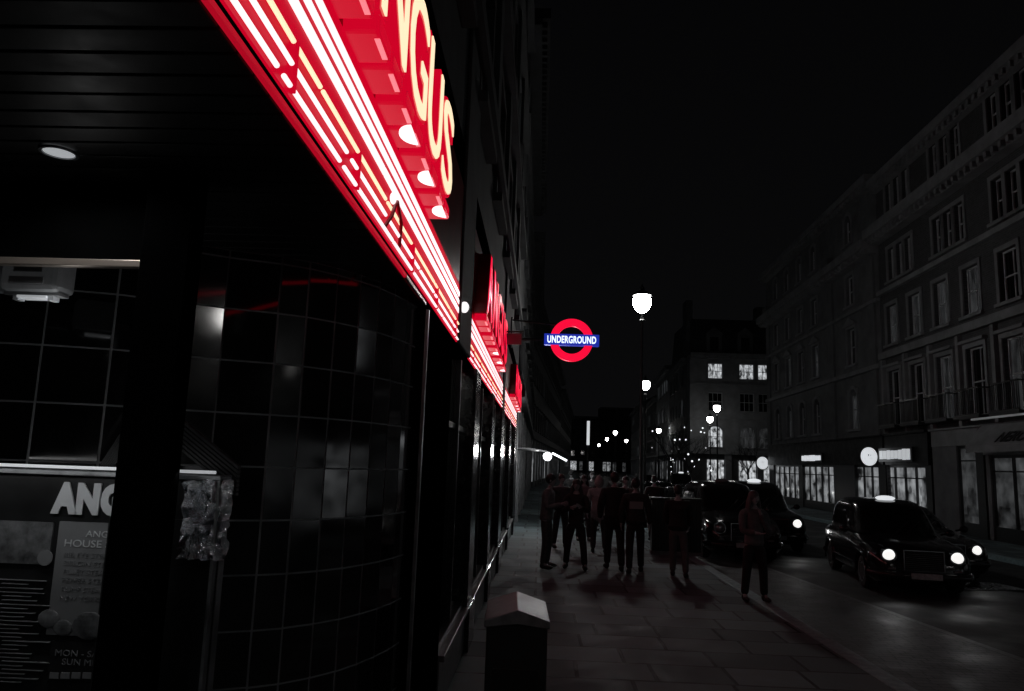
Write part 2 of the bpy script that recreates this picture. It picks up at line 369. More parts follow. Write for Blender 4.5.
# ceiling downlight, plus two added out of view to brighten the tiles
dd = ray(59, 152); dlp = Vector((0, 0, H))+dd*((SOF-.004-H)/dd.z)
DLM = mat('downlight_lens', .8, .3, emit=.36, es=1)
for yy in (dlp.y, dlp.y-1.3, dlp.y-2.6):
    X, Y = dlp.x-WX, yy
    b = MB(); b.lathe([(.048, SOF-.006), (.048, SOF-.002)], 24, (X, Y, 0)); dl = b.build('downlight', DLM, rest)
    b = MB(); b.lathe([(.062, SOF-.004), (.060, SOF-.010), (.05, SOF-.010), (.05, SOF-.004), (.062, SOF-.004)], 24, (X, Y, 0)); b.f = [f for f in b.f if len(f) == 4]; b.mi = [0]*len(b.f); b.build('rim', M['steel'], dl)
    l = bpy.data.lights.new('downlight_lamp', 'SPOT'); l.energy = 6; l.spot_size = R(165); l.spot_blend = .5; l.shadow_soft_size = .04; l.color = (1, 1, 1)
    lo = bpy.data.objects.new('downlight_lamp', l); COL.objects.link(lo); lo.location = (X, Y, SOF-.02); lo.parent = rest

# ------------------------------------------------------------------ illuminated signs
def sign(y0, y1, chars, ys, pitch, wd, label, dark=False, breaks=True, strong=1.0, endcap=True, lens=True, seed=1):
    rr = random.Random(seed)
    t = empty('neon_sign', (WX, y0, 0), R(90), label, 'sign', 'red illuminated restaurant signs')     # local x = up the street, local -y = out over the pavement
    L = y1-y0
    b = MB(); b.box(0, L, -.010, 0, H+1.005, H+1.50); b.build('backing_board', M['redboard'], t)
    b = MB(); b.box(0, L, -.010, 0, H+1.505, H+2.4); b.build('upper_board', M['redsheet'], t)
    # three broad light bands
    for (za, zb) in ((1.250, 1.296), (1.328, 1.366), (1.394, 1.434)):
        b = MB(); x = .0
        while x < L-.05:
            e = min(L-.03, x+rr.uniform(2.2, 3.4)); b.box(x+.006, e, -.018, -.011, H+za, H+zb); x = e+.006
        b.build('light_band', M['neon'], t, bevel=.003)
    # three thin neon tubes in broken runs, with brackets
    for z, m in ((1.022, 'neon'), (1.088, 'neon'), (1.155, 'cream')):
        b = MB(); x = rr.uniform(0, .1)
        while x < L-.1:
            e = min(L-.04, x+rr.uniform(.35, 1.3)); b.tube([(x, -.021, H+z), (e, -.021, H+z)], .0078, 8); x = e+rr.uniform(.03, .08)
        b.build('neon_tube', M[m], t, smooth=True)
    x = .4
    while x < L-.1:
        b = MB(); b.box(x, x+.03, -.030, -.011, H+1.01, H+1.17); b.build('bracket', M['redboard'], t, bevel=.004); x += rr.uniform(.75, 1.4)  # brackets share the neon glow painted into the board
    if y0 < 1:
        # a cluster of cable ends and a small fitting where the tubes join
        b = MB(); b.sphere((3.1, -.03, H+1.20), .030, .015, .028); b.build('joint_lamp', M['bulb'], t, smooth=True)
        b = MB(); b.tube([(3.0, -.02, H+1.03), (3.05, -.04, H+1.10), (3.12, -.035, H+1.17), (3.2, -.03, H+1.22), (3.3, -.035, H+1.14), (3.36, -.02, H+1.04)], .009, 6); b.build('cable', M['redsheet'], t, smooth=True)
    for i, ch in enumerate(chars):
        me = text_mesh(ch, 1.03, .070, .022)
        xs = [v.co.x for v in me.vertices]; x0, x1 = min(xs), max(xs)
        zs = [v.co.y for v in me.vertices]; s = (.72 if dark else .57)/(max(zs)-min(zs))
        T = Matrix.Rotation(R(90), 4, 'X') @ Matrix.Diagonal((wd/(x1-x0), s, 1, 1)) @ Matrix.Translation((-x0, -min(zs), 0))
        me.transform(T); me.materials.clear(); me.materials.append(M['redside'])
        me.materials.append(M['redsheet'])
        if dark:
            for pg in me.polygons:
                if abs(pg.normal.y) < .5: pg.material_index = 1
        o = bpy.data.objects.new('letter', me); COL.objects.link(o); o.parent = t; o.location = (ys[0]-y0+i*pitch, -.076, H+1.55)
        o['label'] = 'channel letter ' + ch
        mf = text_mesh(ch, 1.03, .004, -.004); mf.transform(T); mf.materials.clear(); mf.materials.append(M['redlit'] if dark else M['cream'])
        f = bpy.data.objects.new('face', mf); COL.objects.link(f); f.parent = o; f.location = (0, -.075, 0)
        for h_ in (0, 1):
            q = MB(); q.box(wd*(.02+.5*h_), wd*(.46+.5*h_), -.070, .062, -.084, -.008); bx_ = q.build('mounting_box', M['redside'], o, bevel=.012)
            q = MB(); q.box(wd*(.10+.5*h_), wd*(.38+.5*h_), -.066, -.046, -.088, -.0845); q.build('glint_strip', M['pinkglint'], o)  # highlight under the box put in as a glowing pink strip
        if lens and i > 1:
            q = MB(); hpn = [(wd*.62+.10*math.cos(R(15*k)), -.060+.07*math.sin(R(15*k))) for k in range(13)]; q.add([(a_, b_, -.085) for a_, b_ in hpn]+[(a_, b_, -.093) for a_, b_ in hpn], [tuple(range(13)), tuple(range(25, 12, -1))]+[(k, k+1, k+14, k+13) for k in range(12)]+[(12, 0, 13, 25)]); q.build('lamp_lens', M['bulb'], o, smooth=True)
    return t
sign(.25, 6.35, 'ANGUS', (1.87,), .53, .49, 'nearest red neon restaurant sign with ANGUS channel letters over broad white tubes', seed=5)
sign(7.4, 14.0, 'ANGUS', (7.75,), .95, .76, 'middle red neon restaurant sign past the first pier, behind the small street plate', dark=True, seed=8)
sign(14.7, 22.3, 'ANGUS', (17.0,), 1.05, .82, 'farthest red neon restaurant sign, ending below the underground roundel', dark=True, seed=9)
# pier faces between signs
for a, c in ((6.37, 7.38), (14.02, 14.68)):
    b = MB(); b.box(.0, .03, a, c, SOF+.03, 5.9); b.build('sign_pier', M['darkwall'], rest, bevel=.01)
b = MB(); b.sphere((.05, 6.45, H+1.33), .04, .04, .05); b.build('pier_lamp', M['bulb'], rest, smooth=True)

# ------------------------------------------------------------------ buildings
def building(name, p0, rz, W, D, Ht, rows, wallm, label, trims=(), roof=None, ground=None, seed=0, bars=True, surround=True, skip_top=False, parapet=None):
    """local x along the facade, local -y towards the street"""
    rr = random.Random(seed)
    t = empty(name, (p0[0], p0[1], 0), rz, label, 'building')
    w_ = MB(); z = rows[0]['z0']
    for r in rows:
        z0, z1 = r['z0'], r['z1']; ws = sorted(r['win'], key=lambda q: q[0]); x = 0
        for (xc, ww, zs, zt, kind) in ws:
            a, c = xc-ww/2, xc+ww/2
            w_.quad((x, 0, z0), (a, 0, z0), (a, 0, z1), (x, 0, z1)); w_.quad((a, 0, z0), (c, 0, z0), (c, 0, zs), (a, 0, zs)); w_.quad((a, 0, zt), (c, 0, zt), (c, 0, z1), (a, 0, z1))
            for q in (((a, 0, zs), (a, .3, zs), (a, .3, zt), (a, 0, zt)), ((c, 0, zs), (c, .3, zs), (c, .3, zt), (c, 0, zt)), ((a, 0, zs), (c, 0, zs), (c, .3, zs), (a, .3, zs)), ((a, 0, zt), (c, 0, zt), (c, .3, zt), (a, .3, zt))): w_.quad(*q)
            if 'arch' in kind:
                n = 8; rad = ww/2
                for sgn in (-1, 1):
                    pts = [(xc+sgn*rad, zt)]+[(xc+sgn*rad*math.cos(R(90)*k/n), zt-rad+rad*math.sin(R(90)*k/n)) for k in range(n+1)]
                    w_.prism(pts, .012, .24)
            x = c
        w_.quad((x, 0, z0), (W, 0, z0), (W, 0, z1), (x, 0, z1))
    zb, zt_ = rows[0]['z0'], rows[-1]['z1']
    w_.quad((0, 0, 0), (0, D, 0), (0, D, zt_), (0, 0, zt_)); w_.quad((W, 0, 0), (W, D, 0), (W, D, zt_), (W, 0, zt_)); w_.quad((0, D, 0), (W, D, 0), (W, D, zt_), (0, D, zt_)); w_.quad((0, 0, zt_), (W, 0, zt_), (W, D, zt_), (0, D, zt_))
    if zb > 0 and not ground: w_.quad((0, 0, 0), (W, 0, 0), (W, 0, zb), (0, 0, zb))
    w_.build('wall', wallm, t)
    for r in rows:
        for (xc, ww, zs, zt, kind) in r['win']:
            a, c = xc-ww/2, xc+ww/2; f = MB(); s = .05
            f.box(a, a+s, .14, .2, zs, zt); f.box(c-s, c, .14, .2, zs, zt); f.box(a+s, c-s, .14, .2, zs, zs+s); f.box(a+s, c-s, .14, .2, zt-s, zt)
            f.box(a+s, c-s, .15, .2, (zs+zt)/2-.025, (zs+zt)/2+.025)
            nb = 2 if ww > 1.3 else 1
            for k in range(1, nb+1): xx = a+(c-a)*k/(nb+1); f.box(xx-.018, xx+.018, .16, .195, zs+s, zt-s)
            wo = f.build('window', M['frame'], t)
            g = MB(); g.box(a, c, .215, .235, zs, zt)
            g.build('pane', M['litwin'] if 'lit' in kind else M['dimwin'] if 'dim' in kind else M['glass'], wo)
            if surround:
                q = MB(); u = .16
                q.box(a-u, a-.002, -.05, .04, zs, zt); q.box(c+.002, c+u, -.05, .04, zs, zt)
                if 'ped' in kind:
                    q.box(a-u-.08, c+u+.08, -.16, .03, zt+.12, zt+.22); q.prism([(a-u-.08, zt+.222), (c+u+.08, zt+.222), (xc, zt+.55)], -.14, .03); q.box(a-u, c+u, -.055, .03, zt+.002, zt+.118)
                elif 'hood' in kind:
                    q.box(a-u, c+u, -.055, .03, zt+.002, zt+.16); q.box(a-u-.1, c+u+.1, -.2, .03, zt+.162, zt+.27)
                elif 'arch' in kind:
                    n = 10; ro, ri = ww/2+u, ww/2; zc = zt-ww/2
                    for k in range(n):
                        A, B = math.pi*k/n, math.pi*(k+1)/n
                        q.prism([(xc+ri*math.cos(A), zc+ri*math.sin(A)), (xc+ro*math.cos(A), zc+ro*math.sin(A)), (xc+ro*math.cos(B), zc+ro*math.sin(B)), (xc+ri*math.cos(B), zc+ri*math.sin(B))], -.052, -.003)
                else: q.box(a-u, c+u, -.055, .03, zt+.002, zt+.16)
                q.box(a-u-.05, c+u+.05, -.13, .03, zs-.12, zs-.003)
                q.build('window_surround', M['trim'] if wallm != M['darkwall'] else M['darkwall'], wo)
            if 'rail' in kind:
                q = MB(); q.box(a-.2, c+.2, -.42, -.38, zs+.85, zs+.9); q.box(a-.2, c+.2, -.42, -.38, zs-.02, zs+.02); x = a-.2
                while x < c+.2: q.box(x, x+.022, -.41, -.39, zs, zs+.85); x += .11
                q.box(a-.2, a-.17, -.4, 0, zs+.85, zs+.9); q.box(c+.17, c+.2, -.4, 0, zs+.85, zs+.9); q.box(a-.25, c+.25, -.45, 0, zs-.14, zs-.03)
                q.build('balcony_railing', M['iron'], wo)
    for (z0, z1, o) in trims:
        q = MB(); q.box(-.003, W+.003, -o, -.003, z0, z1)
        if o > .3:
            q.box(-.003, W+.003, -o*.62, -.003, z0-.22, z0-.003); x = .2
            while x < W-.2: q.box(x, x+.16, -o*.85, -.003, z0-.20, z0-.004); x += .42
        q.build('cornice' if o > .3 else 'string_course', M['trim'] if wallm != M['darkwall'] else M['darkwall'], t)
    return t

# ---- near left block above the restaurant
lrows = []
for k in range(4):
    z0 = 4.75+k*3.4
    wn = [(2.2+2.9*i, 1.2, z0+.9, z0+2.7, 'plain'+(' lit' if (k, i) in ((0, 6), (1, 6), (0, 7)) else ' dim' if random.random() < .15 else '')) for i in range(8)]
    lrows.append(dict(z0=z0, z1=z0+3.4, win=wn))
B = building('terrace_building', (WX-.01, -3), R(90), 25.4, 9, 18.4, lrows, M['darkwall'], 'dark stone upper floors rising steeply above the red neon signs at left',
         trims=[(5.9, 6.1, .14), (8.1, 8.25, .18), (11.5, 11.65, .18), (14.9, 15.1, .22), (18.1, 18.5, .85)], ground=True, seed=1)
for i in range(7): q = MB(); q.box(4.1+2.9*i-.25-.55, 4.1+2.9*i+.25-.55, -.10, -.003, 6.2, 18.0); q.build('pilaster', M['darkwall'], B)
# ---- farther left blocks
def leftblock(y0, L, x0, rz, Ht, label, seed, lit=.1, step=3.1):
    rr = random.Random(seed); rows = []; z = 4.0; n = int((Ht-4)/3.3); h = (Ht-4)/n; c = int(L/step)
    for k in range(n):
        rows.append(dict(z0=z+k*h, z1=z+(k+1)*h, win=[(step*(i+.55), 1.2, z+k*h+.8, z+k*h+2.5, ['hood', 'plain', 'arch'][k % 3]+(' lit' if rr.random() < lit else ' dim' if rr.random() < .3 else '')) for i in range(c)]))
    t = building('terrace_building', (x0, y0), rz, L, 9, Ht, rows, M['darkwall'], label, trims=[(3.9, 4.15, .25), (Ht-.35, Ht, .7), (Ht-3.6, Ht-3.45, .15)], ground=True, seed=seed)
    g = MB(); g.box(0, L, .1, 9, 0, 4); g.build('ground_floor', M['blackpanel'], t)
    for i in range(int(L/3.4)):
        a = .5+3.4*i; p = MB(); p.box(a-.35, a, -.06, .09, 0, 3.9); p.build('pilaster', M['plinth'], t)
        s = MB(); s.box(a+.1, a+2.8, .04, .09, .5, 3.1); s.build('shop_window', M['shopdim'] if rr.random() < .7 else M['shopwin'], t)
    return t
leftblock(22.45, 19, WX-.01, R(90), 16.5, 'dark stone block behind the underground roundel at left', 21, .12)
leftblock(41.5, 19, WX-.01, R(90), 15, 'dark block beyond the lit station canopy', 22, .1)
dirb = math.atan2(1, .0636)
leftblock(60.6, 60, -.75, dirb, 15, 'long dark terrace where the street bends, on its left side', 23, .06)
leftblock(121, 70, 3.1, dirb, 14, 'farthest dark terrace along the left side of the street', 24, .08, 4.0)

# ---- right block, stone building with arched windows (farther half)
dx, dy = -.0318, -1.0
rzR = math.atan2(dy, dx)
def fx(y): return 14+.0318*y
def S(y, y0): return (y0-y)*math.sqrt(1+.0318**2)
y0 = 53.0
cols = [50.6, 48.0, 45.4, 42.8, 37.4]
rowsB = [dict(z0=3.7, z1=6.75, win=[(S(c, y0), 1.05, 4.15, 6.1, 'arch'+(' dim' if i in (1, 4) else '')) for i, c in enumerate(cols)]),
         dict(z0=6.75, z1=9.85, win=[(S(c, y0), 1.0, 7.3, 9.1, 'ped'+(' dim' if i in (1, 3) else '')) for i, c in enumerate(cols)]),
         dict(z0=9.85, z1=12.3, win=[(S(c, y0), .95, 10.25, 11.75, 'plain') for c in cols]),
         dict(z0=12.3, z1=15.7, win=[(S(c, y0), .85, 13.4, 14.9, 'arch') for c in cols])]
Bt = building('stone_building', (fx(y0), y0), rzR, S(33.9, y0), 12, 15.7, rowsB, M['stone2'], 'pale stone corner block with arched windows and heavy cornice across the street', trims=[(6.7, 6.9, .2), (9.75, 9.9, .16), (12.2, 12.6, .75), (15.4, 15.75, .5)], ground=True, seed=3)
for c in (52.5, 40.1, 34.7): q = MB(); q.box(S(c, y0)-.4, S(c, y0)+.4, -.12, -.003, 3.7, 6.69); q.box(S(c, y0)-.38, S(c, y0)+.38, -.11, -.003, 6.91, 12.0); q.build('pilaster', M['stone2'], Bt)
for c in (52.5, 40.1, 34.7): q = MB(); q.box(S(c, y0)-.5, S(c, y0)+.5, -.3, -.003, 12.62, 13.3); q.build('pedestal', M['stone2'], Bt)
# ---- brick building (nearer half)
y1 = 33.8
ca = [32.7, 30.55, 28.4, 26.25, 24.0, 21.8, 19.6, 17.4]
rowsA = [dict(z0=3.7, z1=7.2, win=[(S(c, y1), 1.15, 4.1, 6.45, 'hood rail'+(' dim' if i in (2, 4) else '')) for i, c in enumerate(ca)]),
         dict(z0=7.2, z1=10.0, win=[(S(c, y1), 1.05, 7.6, 9.3, 'plain dim' if i < 4 else 'plain') for i, c in enumerate(ca)]),
         dict(z0=10.0, z1=12.5, win=[(S(c, y1)+d, .62, 10.35, 11.8, 'plain') for c in (31.7, 27.6, 23.5, 19.4) for d in (-.82, 0, .82)]),
         dict(z0=12.5, z1=15.3, win=[(S(c, y1)+d, .6, 13.4, 14.8, 'plain') for c in (31.7, 27.6, 23.5, 19.4) for d in (-.82, 0, .82)])]
At = building('brick_building', (fx(y1), y1), rzR, S(14, y1), 12, 15.3, rowsA, M['brick'], 'dark brick building with pale window surrounds and iron balconies at right', trims=[(7.0, 7.3, .22), (9.9, 10.1, .18), (12.5, 12.95, .7), (14.95, 15.3, .45)], ground=True, seed=4)
for i in range(len(ca)): q = MB(); q.box(S(ca[i], y1)-1.02, S(ca[i], y1)-.82, -.16, -.003, 3.78, 6.98); q.build('pilaster', M['trim'], At)

# ground floors of the right block: local x positions are distances up the street
def shopfront(t, ybase, ya, yb, wins, fz=(3.05, 3.68), fm='blackpanel', stall=.45, door=None, glassm='shopwin', proj=.12):
    if fm == 'blackpanel': fz = (2.42, 3.68)
    a, c = S(yb, ybase), S(ya, ybase)
    q = MB(); q.box(a, c, -proj, .3, fz[0], fz[1]); q.box(a, c, -proj-.10, .3, fz[1], fz[1]+.07); q.build('shop_fascia', M[fm], t, bevel=.01)
    q = MB(); q.box(a, c, .5, .8, 0, fz[0]); q.build('shop_back_wall', M['blackpanel'], t)
    x = a
    for (wa, wb, m) in sorted([(S(w[1], ybase), S(w[0], ybase), w[2]) for w in wins]):
        if wa > x: q = MB(); q.box(x, wa, -.03, .49, 0, fz[0]); q.build('shop_pier', M['darkframe'] if fm == 'blackpanel' else M['stone2'], t)
        g = MB(); g.box(wa, wb, .12, .15, stall, fz[0]-.1); gp = g.build('shop_window', M[m], t)
        f = MB(); f.box(wa, wb, .02, .12, 0, stall); f.box(wa, wb, .05, .118, fz[0]-.1, fz[0]); f.box(wa, wb, .06, .118, fz[0]-.55, fz[0]-.50)
        n = max(1, round((wb-wa)/1.1))
        for k in range(n+1): xx = wa+(wb-wa)*k/n; f.box(xx-.03, xx+.03, .03, .119, stall, fz[0]-.1)
        f.build('frame', M['darkframe'], gp)
        x = wb
    if c > x: q = MB(); q.box(x, c, -.03, .49, 0, fz[0]); q.build('shop_pier', M['darkframe'], t)
def ypx(px):        # distance up the street at which the right facade shows at image column px
    r = ray(px, 470); k = r.x/r.y; return 14/(k-.0318)
shopfront(Bt, y0, 33.95, 52.95, [(ypx(799), ypx(774), 'shopwin'), (ypx(834), ypx(803), 'shopwin'), (ypx(879), ypx(855), 'shopwin')])
shopfront(At, y1, ypx(932), 33.75, [(ypx(926), ypx(884), 'shopwin')])
shopfront(At, y1, ypx(985), ypx(934), [(ypx(977), ypx(958), 'shopdim')], fm='stone', fz=(3.1, 3.69), proj=.06)
shopfront(At, y1, 14.05, ypx(987), [(ypx(1035), ypx(991), 'shopdim'), (16, ypx(1045), 'shopdim')], fm='stone', fz=(2.75, 3.69), proj=.1)

def rpos(px, out=0.0, z=0.0):
    y = ypx(px); x = fx(y); return Vector((x-out, y, z))
def roundsign(px, py, rad, label, thick=.14, out=.7):
    y = ypx(px)-1.5; p = at(px, py, y); t = empty('round_sign', (p.x, p.y, p.z), R(12), label, 'sign', 'lit round shop signs')
    b = MB(); b.lathe([(rad*.96, -thick/2-.012), (rad*.96, thick/2+.012)], 40, axis='y'); b.build('disc', M['globe'], t, smooth=True)
    b = MB(); b.lathe([(rad*.97, -thick/2), (rad*1.04, -thick/2), (rad*1.04, thick/2), (rad*.97, thick/2)], 40, axis='y'); b.build('rim', M['iron'], t, smooth=True)
    wx = fx(p.y); L = wx-p.x
    b = MB(); b.tube([(rad, 0, 0), (L*math.cos(R(12))+.05, -.2, 0)], .025, 6); b.build('bracket', M['iron'], t)
    # worn faint emblem strokes
    b = MB(); b.box(-rad*.12, -rad*.03, -thick/2-.018, -thick/2-.013, rad*.05, rad*.25); b.box(rad*.14, rad*.20, -thick/2-.018, -thick/2-.013, rad*.08, rad*.2); b.box(rad*.16, rad*.28, -thick/2-.018, -thick/2-.013, -rad*.2, -rad*.16)
    b.build('emblem', M['darkframe'], t)
roundsign(868, 456.5, .42, 'large glowing white round sign between two lit shop windows')
roundsign(762, 463, .44, 'smaller glowing white round sign at the far corner of the stone block')
def boxsign(pa, pb, z0, z1, label, blocks, seed, m='globedim'):
    ya, yb = ypx(pb), ypx(pa); L = (yb-ya)
    t = empty('shop_sign', (fx(yb)-.14, yb, 0), rzR, label, 'sign', 'lit signboards on the shop fascias')
    q = MB(); q.box(0, L, -.07, -.003, z0-.06, z1+.06); q.build('sign_box', M['darkframe'], t)
    rr = random.Random(seed); q = MB(); x = .12
    for k in range(blocks):
        wd = (L-.24)/blocks; hh = rr.uniform(.72, 1.0)
        q.box(x+wd*.02, x+wd*.93, -.085, -.072, z0+(z1-z0)*(1-hh)/2, z1-(z1-z0)*(1-hh)/2); x += wd
    q.build('lit_lettering', M[m], t, bevel=.02)
    return t
boxsign(805, 826, 2.62, 2.98, 'small glowing white signboard over the lit shop left of the big round sign', 7, 3, 'globe')
boxsign(884, 918, 2.62, 3.08, 'wide signboard of pale lit letters right of the big round sign', 8, 4)
# lettering and lit awning of the café at far right
yN = ypx(1022)
t = empty('cafe_awning', (fx(ypx(990))-.12, ypx(990), 0), rzR, 'pale cafe blind with slanting dark letters lit from above at right edge', 'awning')
LN = ypx(990)-14.5
q = MB(); q.prismx([(-.05, 3.75), (-.62, 3.02), (-.62, 2.80), (-.60, 2.80), (-.59, 3.0), (-.0, 3.72)], 0, LN); q.build('canvas', M['trim'], t)
te = text('lettering', 'NERO', .56, (1.6, -.575, 3.12), M['iron'], t, extrude=.006, offset=.012, shear=.28); te.rotation_euler = (R(-38), 0, 0)
q = MB(); q.box(.2, LN-.2, -.5, -.42, 3.86, 3.92); q.build('strip_light', mat('strip_light', .8, .3, emit=.9, es=.05), t)
for k in range(4): q = MB(); q.tube([(.5+k*2, 0, 3.95), (.5+k*2, -.46, 3.93)], .015, 6); q.build('arm', M['iron'], t)

# ---- corner building straight ahead across the side street, with slate mansard
YM = 80.0
xM = at(690, 470, YM).x
def mx(px): return at(px, 470, YM).x-xM
colM = [mx(716), mx(748), mx(767), mx(790), mx(815)]
rowsM = [dict(z0=3.6, z1=7.2, win=[(c, 1.5, 4.3, 6.5, 'arch lit' if i == 0 else 'arch dim') for i, c in enumerate(colM)]),
         dict(z0=7.2, z1=10.9, win=[(c, 1.45, 8.1, 10.0, 'plain') for i, c in enumerate(colM)]),
         dict(z0=10.9, z1=14.0, win=[(c, 1.5, 11.5, 13.1, 'plain lit' if i < 3 else 'plain') for i, c in enumerate(colM)])]
Mt = building('corner_building', (xM, YM), 0, 20, 1.6, 14, rowsM, M['stone'], 'pale corner building straight ahead with lit upper windows and dormered slate roof', trims=[(3.6, 3.85, .25), (7.1, 7.3, .2), (10.8, 11.0, .2), (13.8, 14.15, .6)], ground=True, seed=5)
q = MB(); q.prismx([(.3, 14.16), (13.7, 14.16), (11.5, 18.2), (1.8, 18.2)], .4, 19.8); q.build('roof', M['slate'], Mt)
q = MB(); q.box(-.0, .7, 2, 4, 14.16, 20.3); q.build('chimney', M['stone2'], Mt)
q = MB(); q.box(8.2, 9.6, 4, 5.4, 18.21, 20.2); q.build('chimney', M['stone2'], Mt)
for c in (mx(716), mx(748), mx(780)):
    q = MB(); q.box(c-.8, c+.8, .4, 1.9, 14.17, 16.3); q.prism([(c-1.0, 16.302), (c+1.0, 16.302), (c, 17.1)], .25, 1.9); d = q.build('dormer', M['stone2'], Mt)
    q = MB(); q.box(c-.45, c+.45, .37, .398, 14.5, 16.0); q.build('window', M['glass'], d)
g = MB(); g.box(0.01, 19.9, .3, 1.5, 0, 3.6); g.build('ground_floor', M['darkwall'], Mt)
for i, c in enumerate(colM):
    s = MB(); s.box(c-.85, c+.85, .2, .29, .6, 3.0); s.build('shop_window', M['litwin'], Mt)
    s = MB(); s.box(c+.95, c+1.6, -.06, .29, 0, 3.58); s.build('shop_pier', M['stone'], Mt)
# ---- terrace running away from it on the right
dirr = math.atan2(-1, -.0636)
def rightterrace(yfar, L, Ht, label, seed, lit, m):
    rr = random.Random(seed); xx = xM+.0636*(yfar-80)
    n = max(2, int((Ht-3.8)/3.3)); h = (Ht-3.8)/n; rows = []; c = int(L/3)
    for k in range(n):
        rows.append(dict(z0=3.8+k*h, z1=3.8+(k+1)*h, win=[(3*(i+.5), 1.3, 3.8+k*h+.7, 3.8+k*h+2.5, ['hood', 'plain', 'arch'][(k+seed) % 3]+(' lit' if rr.random() < lit else ' dim' if rr.random() < .5 else '')) for i in range(c)]))
    t = building('terrace_building', (xx, yfar), dirr, L, 10, Ht, rows, M[m], label, trims=[(3.7, 3.9, .2), (Ht-.35, Ht, .6)], ground=True, seed=seed)
    g = MB(); g.box(0, L, .2, 10, 0, 3.8); g.build('ground_floor', M['darkwall'], t)
    for i in range(c):
        s = MB(); s.box(3*i+.5, 3*i+2.5, .1, .19, .5, 2.9); s.build('shop_window', M['shopwin'] if rr.random() < .8 else M['shopdim'], t)
        s = MB(); s.box(3*i+2.55, 3*i+3.05, -.05, .19, 0, 3.69); s.build('shop_pier', M['stone2'], t)
    if seed != 31: q = MB(); q.prismx([(.3, Ht+.01), (9.7, Ht+.01), (5, Ht+2.6)], .3, L-.3); q.build('roof', M['slate'], t)
    return t
rightterrace(99.9, 17.4, 14, 'stone return wall of the corner block receding up the street', 31, .05, 'stone2')
rightterrace(120, 20, 15.5, 'tall terrace house with gabled roof, second beyond the corner block', 32, .18, 'stone')
rightterrace(150, 29.8, 13, 'lower terrace with lit shops, third beyond the corner block', 33, .12, 'brick')
rightterrace(192, 41.8, 15, 'farthest terrace on the right side of the street', 34, .12, 'stone2')
# ---- buildings closing the view
for i, (xa, L, Ht, m, lab) in enumerate([(2, 16, 17, 'stone2', 'distant pale block closing the street on its left'), (18.2, 14, 20, 'brick', 'distant darker block closing the street on its right'), (32.4, 20, 18, 'stone2', 'distant block mostly hidden behind the right terrace')]):
    rr = random.Random(50+i); rows = []; n = 4; h = (Ht-4)/n
    for k in range(n): rows.append(dict(z0=4+k*h, z1=4+(k+1)*h, win=[(2+3*j, 1.3, 4+k*h+.8, 4+k*h+2.6, 'plain'+(' lit' if rr.random() < .06 else '')) for j in range(int((L-1)/3))]))
    t = building('distant_building', (xa, 235), 0, L, 10, Ht, rows, M[m], lab, trims=[(3.8, 4.1, .3), (Ht-.4, Ht, .6)], ground=True, seed=i, surround=False)
    g = MB(); g.box(0, L, .3, 10, 0, 4); g.build('ground_floor', M['darkwall'], t)
    for j in range(int((L-1)/3)): s = MB(); s.box(1+3*j, 1+3*j+rr.uniform(1, 2.4), .2, .29, .5, 3.2); s.build('shop_window', M[rr.choice(['shopwin', 'shopdim', 'shopdim', 'litwin'])], t)

# ------------------------------------------------------------------ underground roundel
YU = 17.0
pu = at(571.5, 340.3, YU)
t = empty('underground_sign', (pu.x, pu.y, pu.z), R(0), 'glowing red ring with blue bar reading UNDERGROUND hung out from the wall', 'sign')
ro, ri = 21.6/FPX*YU*1.0, 14.3/FPX*YU
b = MB(); b.lathe([(ri, -.07), (ro, -.07), (ro, .07), (ri, .07), (ri, -.07)], 64, axis='y')
b.f = [f for f in b.f if len(f) == 4]; b.mi = [0]*len(b.f); b.build('ring', M['tubered'], t, smooth=True)
bw, bh = 27.6/FPX*YU, 5.6/FPX*YU
b = MB(); b.box(-bw, bw, -.10, .10, -bh, bh); b.build('bar', M['tubeblue'], t, bevel=.008)
me = text('lettering', 'UNDERGROUND', .225, (0, -.104, -.078), M['tubewhite'], t, extrude=.002, offset=.0055, align='CENTER', sx=.96, space=1.06)
xs = [v.co.x for v in me.data.vertices]; sc_ = (2*bw-.14)/(max(xs)-min(xs)); me.data.transform(Matrix.Diagonal((sc_, 1, 1, 1)))
b = MB(); L = pu.x-WX; b.tube([(-bw, 0, 0), (-L, 0, 0)], .03, 8); b.tube([(-ro*.7, 0, ro*.72), (-L, 0, ro*.9)], .02, 8); b.box(-L, -L+.03, -.1, .1, -.2, ro); b.build('bracket', M['iron'], t)
# projecting street plate in front of the middle sign
p = at(513, 339, 12.0)
t = empty('hanging_plate', (WX, 12.0, p.z), 0, 'small grey projecting plate on a bracket in front of the middle red sign', 'sign')
b = MB(); b.box(.05, p.x-WX+.14, -.015, .015, -.09, .09); b.build('plate', M['boardmid'], t, bevel=.004)
b = MB(); b.tube([(0, 0, .12), (p.x-WX+.15, 0, .12)], .012, 6); b.build('bracket', M['iron'], t)

